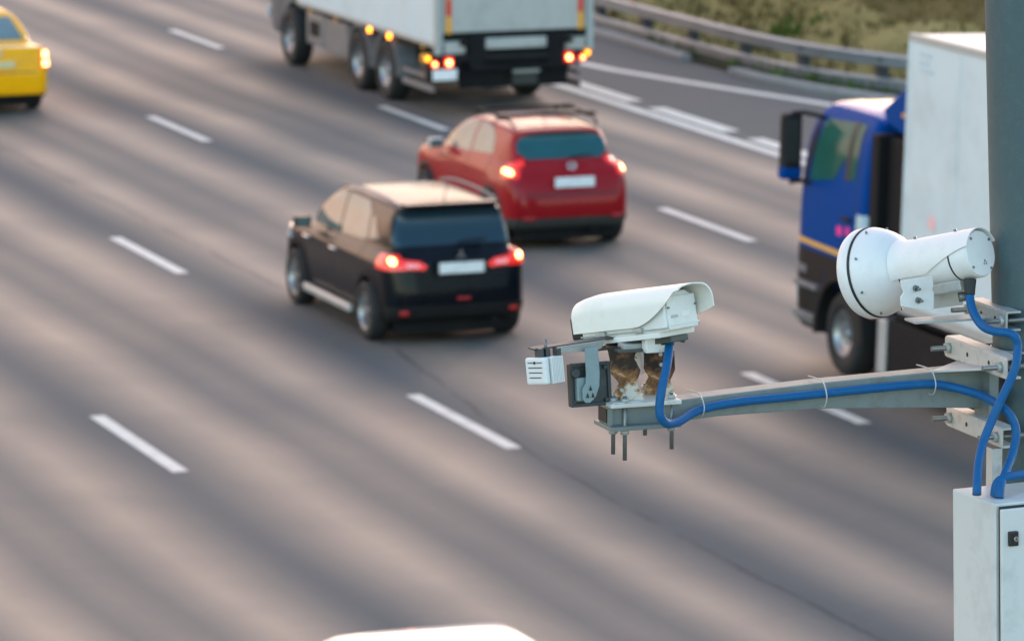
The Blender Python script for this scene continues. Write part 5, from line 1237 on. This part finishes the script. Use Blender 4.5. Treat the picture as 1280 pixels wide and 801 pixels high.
for k in range(8):
    a = R_(22.5 + 45 * k); c_ = Q(.1275 * math.cos(a), .356, .1275 * math.sin(a)); d_ = (Q.l * math.cos(a) + Q.u * math.sin(a) - Q.a * .3).normalized()
    part(MB().cyl(c_, c_ + d_ * .006, .0035, 8), 'screw', M['stud'], rd, parent=body)
def rs_pt(s, t, ins):
    y = -.012 + .290 * s
    half = R_(68 + 46 * min(1, max(0, (s - .02) / .55)) ** 1.3) if s < .57 else R_(114)
    r = .0755 - ins + (.006 * max(0, (s - .86) / .14) ** 2)
    a = math.pi / 2 + half * (1 - 2 * t)
    return Q(r * math.cos(a), y, r * math.sin(a))
shell('sunshield', rs_pt, 40, 40, .0028, M['radar_white'], rd)
for y in (.07, .22): part(MB().cyl(Q(0, y, .075), Q(0, y, .082), .005, 6), 'bolt', M['stud'], rd)
# saddle and bracket plates
c_ = Q(0, .135, -.085); mb = MB(); Q.box(mb, (0, .125, -.080), (.07, .13, .034)); part(mb, 'saddle', M['galv'], rd, .006)
cp_ = [(1126, 351), (1165, 345), (1167, 357), (1165.5, 361), (1167.5, 366), (1167, 387), (1163, 388), (1127, 383), (1126, 372), (1130, 366), (1127, 358)]
nrm = Vector((math.cos(R_(8)), math.sin(R_(8)), 0)); nn = Vector((-nrm.y, nrm.x, 0)); cc = at(1147, 366, 13.87); PP = []
for u, v in cp_:
    r = ray(u, v); PP.append(CAM + r * ((cc - CAM).dot(nn) / r.dot(nn)))
fp = part(MB().prism(PP, nn * .005), 'front_plate', M['radar_white'], rd, .001)
for u, v in ((1144, 360), (1147, 375)):
    q = CAM + ray(u, v) * ((cc - CAM).dot(nn) / ray(u, v).dot(nn))
    part(MB().cyl(q, q - nn * .010, .009, 6).cyl(q - nn * .008, q - nn * .026, .0042, 8), 'bolt', M['stud'], rd, parent=fp)
    part(MB().box(q - nn * .010 - EX * .004, (.003, .002, .02), (nrm, nn, EZ)), 'split_pin', M['stud'], rd, parent=fp)
bp = [(1168, 357), (1178, 352), (1197, 353), (1205, 364), (1204, 381), (1167, 386)]
cc2 = at(1186, 370, 13.98); PP = [CAM + ray(u, v) * ((cc2 - CAM).dot(nn) / ray(u, v).dot(nn)) for u, v in bp]
part(MB().prism(PP, nn * .006), 'rear_plate', M['clamp_paint'], rd, .001)
part(MB().cyl(Q(.0, .09, -.10), Q(.0, .09, -.128), .011, 10), 'pivot_bolt', M['stud'], rd)
rc_mid = at(1243, 393, 13.95)
bl = rc_mid - EX * .27 + EY * .01
part(MB().box(Vector(((bl.x + rc_mid.x) / 2 - .0, rc_mid.y, rc_mid.z - .004)), (.27, .075, .007)), 'base_bar', M['galv'], rd, .0015)
clamp(rc_mid, .13, .052, rd, M['galv'])

# cabinet
CFz = R_(-25); sd_ = Vector((math.sin(YAW + CFz), math.cos(YAW + CFz), 0)); wd_ = Vector((math.cos(YAW + CFz), -math.sin(YAW + CFz), 0))
cz = (EZ - RT * .022).normalized()
fc = at(1249.5, 632, 13.46)      # front top left corner
dW, dD, dH = .42, .262, .62
cab_ = thing('control_cabinet', 'pale steel control cabinet with a black door lock hung on the pole', 'cabinet', fc + wd_ * dW / 2 + sd_ * dD / 2 - EZ * dH)
AXc = (wd_, sd_, cz)
ctr = fc + wd_ * dW / 2 + sd_ * dD / 2 - cz * dH / 2
part(MB().box(ctr + sd_ * .012, (dW, dD - .024, dH), AXc), 'case', M['cabinet'], cab_, .005, 3)
part(MB().box(ctr - sd_ * (dD / 2 - .0125), (dW - .012, .004, dH - .012), AXc), 'door_seal', M['seam'], cab_)
dr = part(MB().box(ctr - sd_ * (dD / 2 - .0045) - cz * .004 + wd_ * .002, (dW - .008, .013, dH - .016), AXc), 'door', M['cabinet'], cab_, .004, 3)
lk = fc + wd_ * .040 - cz * .096 - sd_ * .006
lo_ = part(MB().box(lk, (.030, .014, .042), AXc), 'lock', M['lock'], cab_, .004, 3, parent=dr)
part(MB().cyl(lk + wd_ * .0055 - sd_ * .004, lk + wd_ * .0055 - sd_ * .0105, .0072, 20), 'lock_barrel', M['lock_metal'], cab_, parent=dr)
part(MB().box(lk + wd_ * .0055 - sd_ * .0108, (.002, .002, .009), AXc), 'keyhole', M['seam'], cab_, parent=dr)
rr_ = at(1246, 560, 13.76); zt = lo_mid.z - .03; zb = fc.z - .30
part(MB().box(Vector((rr_.x, rr_.y, (zt + zb) / 2)), (.032, .008, zt - zb)).box(Vector((rr_.x - .013, rr_.y + .018, (zt + zb) / 2)), (.005, .036, zt - zb)), 'hanging_rail', M['clamp_paint'], cab_, .001)

# cables
def cable(label, pts, r=.0128, m='cable_blue', name='cable', cat='cable'):
    P = [at(*p) for p in pts]; mb = MB().tube(P, r, 16, 8)
    o = mb.build(name, M[m], None, origin=P[0]); return tag(o, label, cat, None)
cable('blue cable looping down from the camera and running along the arm', [(837.5, 424, 13.545), (836, 440, 13.52), (832.5, 462, 13.49), (827, 488, 13.47), (824.5, 508, 13.47), (826.5, 522, 13.475), (835, 529.5, 13.50), (850, 526, 13.545), (868, 515, 13.60), (890, 508, 13.63), (930, 501.5, 13.665), (980, 496.5, 13.71), (1040, 490.5, 13.76), (1100, 484.5, 13.815), (1140, 481, 13.85), (1165, 480, 13.872), (1195, 485, 13.88), (1225, 494, 13.84), (1250, 507, 13.72), (1264, 521, 13.70), (1270, 540, 13.70), (1266, 566, 13.68), (1257, 590, 13.62), (1251, 606, 13.57), (1249, 622, 13.56)])
cable('blue cable dropping from the radar over the clamps into the cabinet', [(1211.5, 366, 13.85), (1214, 382, 13.83), (1219, 395, 13.80), (1229, 408, 13.76), (1243, 414, 13.73), (1259, 416, 13.715), (1269, 421, 13.71), (1272, 434, 13.715), (1270, 455, 13.70), (1263, 475, 13.69), (1250, 502, 13.68), (1237, 532, 13.67), (1228, 556, 13.65), (1223, 580, 13.61), (1221.5, 600, 13.58), (1221, 618, 13.565)])
cable('short blue cable curving to the right above the cabinet', [(1243, 620, 13.58), (1246, 604, 13.58), (1256, 597, 13.59), (1272, 593.5, 13.62), (1290, 592, 13.66), (1310, 592, 13.72), (1330, 596, 13.8)])
g_ = [at(1212.5, 349, 13.855), at(1212, 369, 13.845)]
tag(MB().cyl(g_[0], g_[1], .0185, 20, .015).build('cable_boot', M['seam'], None, .002, origin=g_[0]), 'black rubber boot where the blue cable leaves the radar', 'boot')
for u, v0, v1, d, lb in ((876, 494, 519, 13.625, 'white cable tie around the blue cable near the camera end of the arm'), (1029, 477, 508, 13.74, 'white cable tie around the middle of the arm'), (1165, 463, 492, 13.862, 'white cable tie around the arm beside the gusset')):
    a_, b_ = at(u - 1, v0, d), at(u + 1, v1, d)
    pts = [a_ + EY * .10, a_ + EY * .04 + EZ * .003, a_ - EY * .004, (a_ + b_) / 2 - EY * .026, b_ - EY * .004, b_ + EY * .03 - EZ * .003]
    tag(MB().tube(pts, .0019, 8, 5).build('cable_tie', M['tie'], None, origin=a_), lb, 'cable tie')
pz = at(1242, 436, 13.90); ring_c = on_pole(pz.z - .01)
pts = [ring_c + Vector((math.cos(t), math.sin(t), .12 * math.cos(t + .4)  * .25)) * .128 for t in np.linspace(R_(150), R_(330), 12)]
tag(MB().tube(pts, .0032, 8, 3).build('wire_tie', M['tie'], None, origin=pts[0]), 'thin white wire tied around the pole below the radar clamp', 'wire')
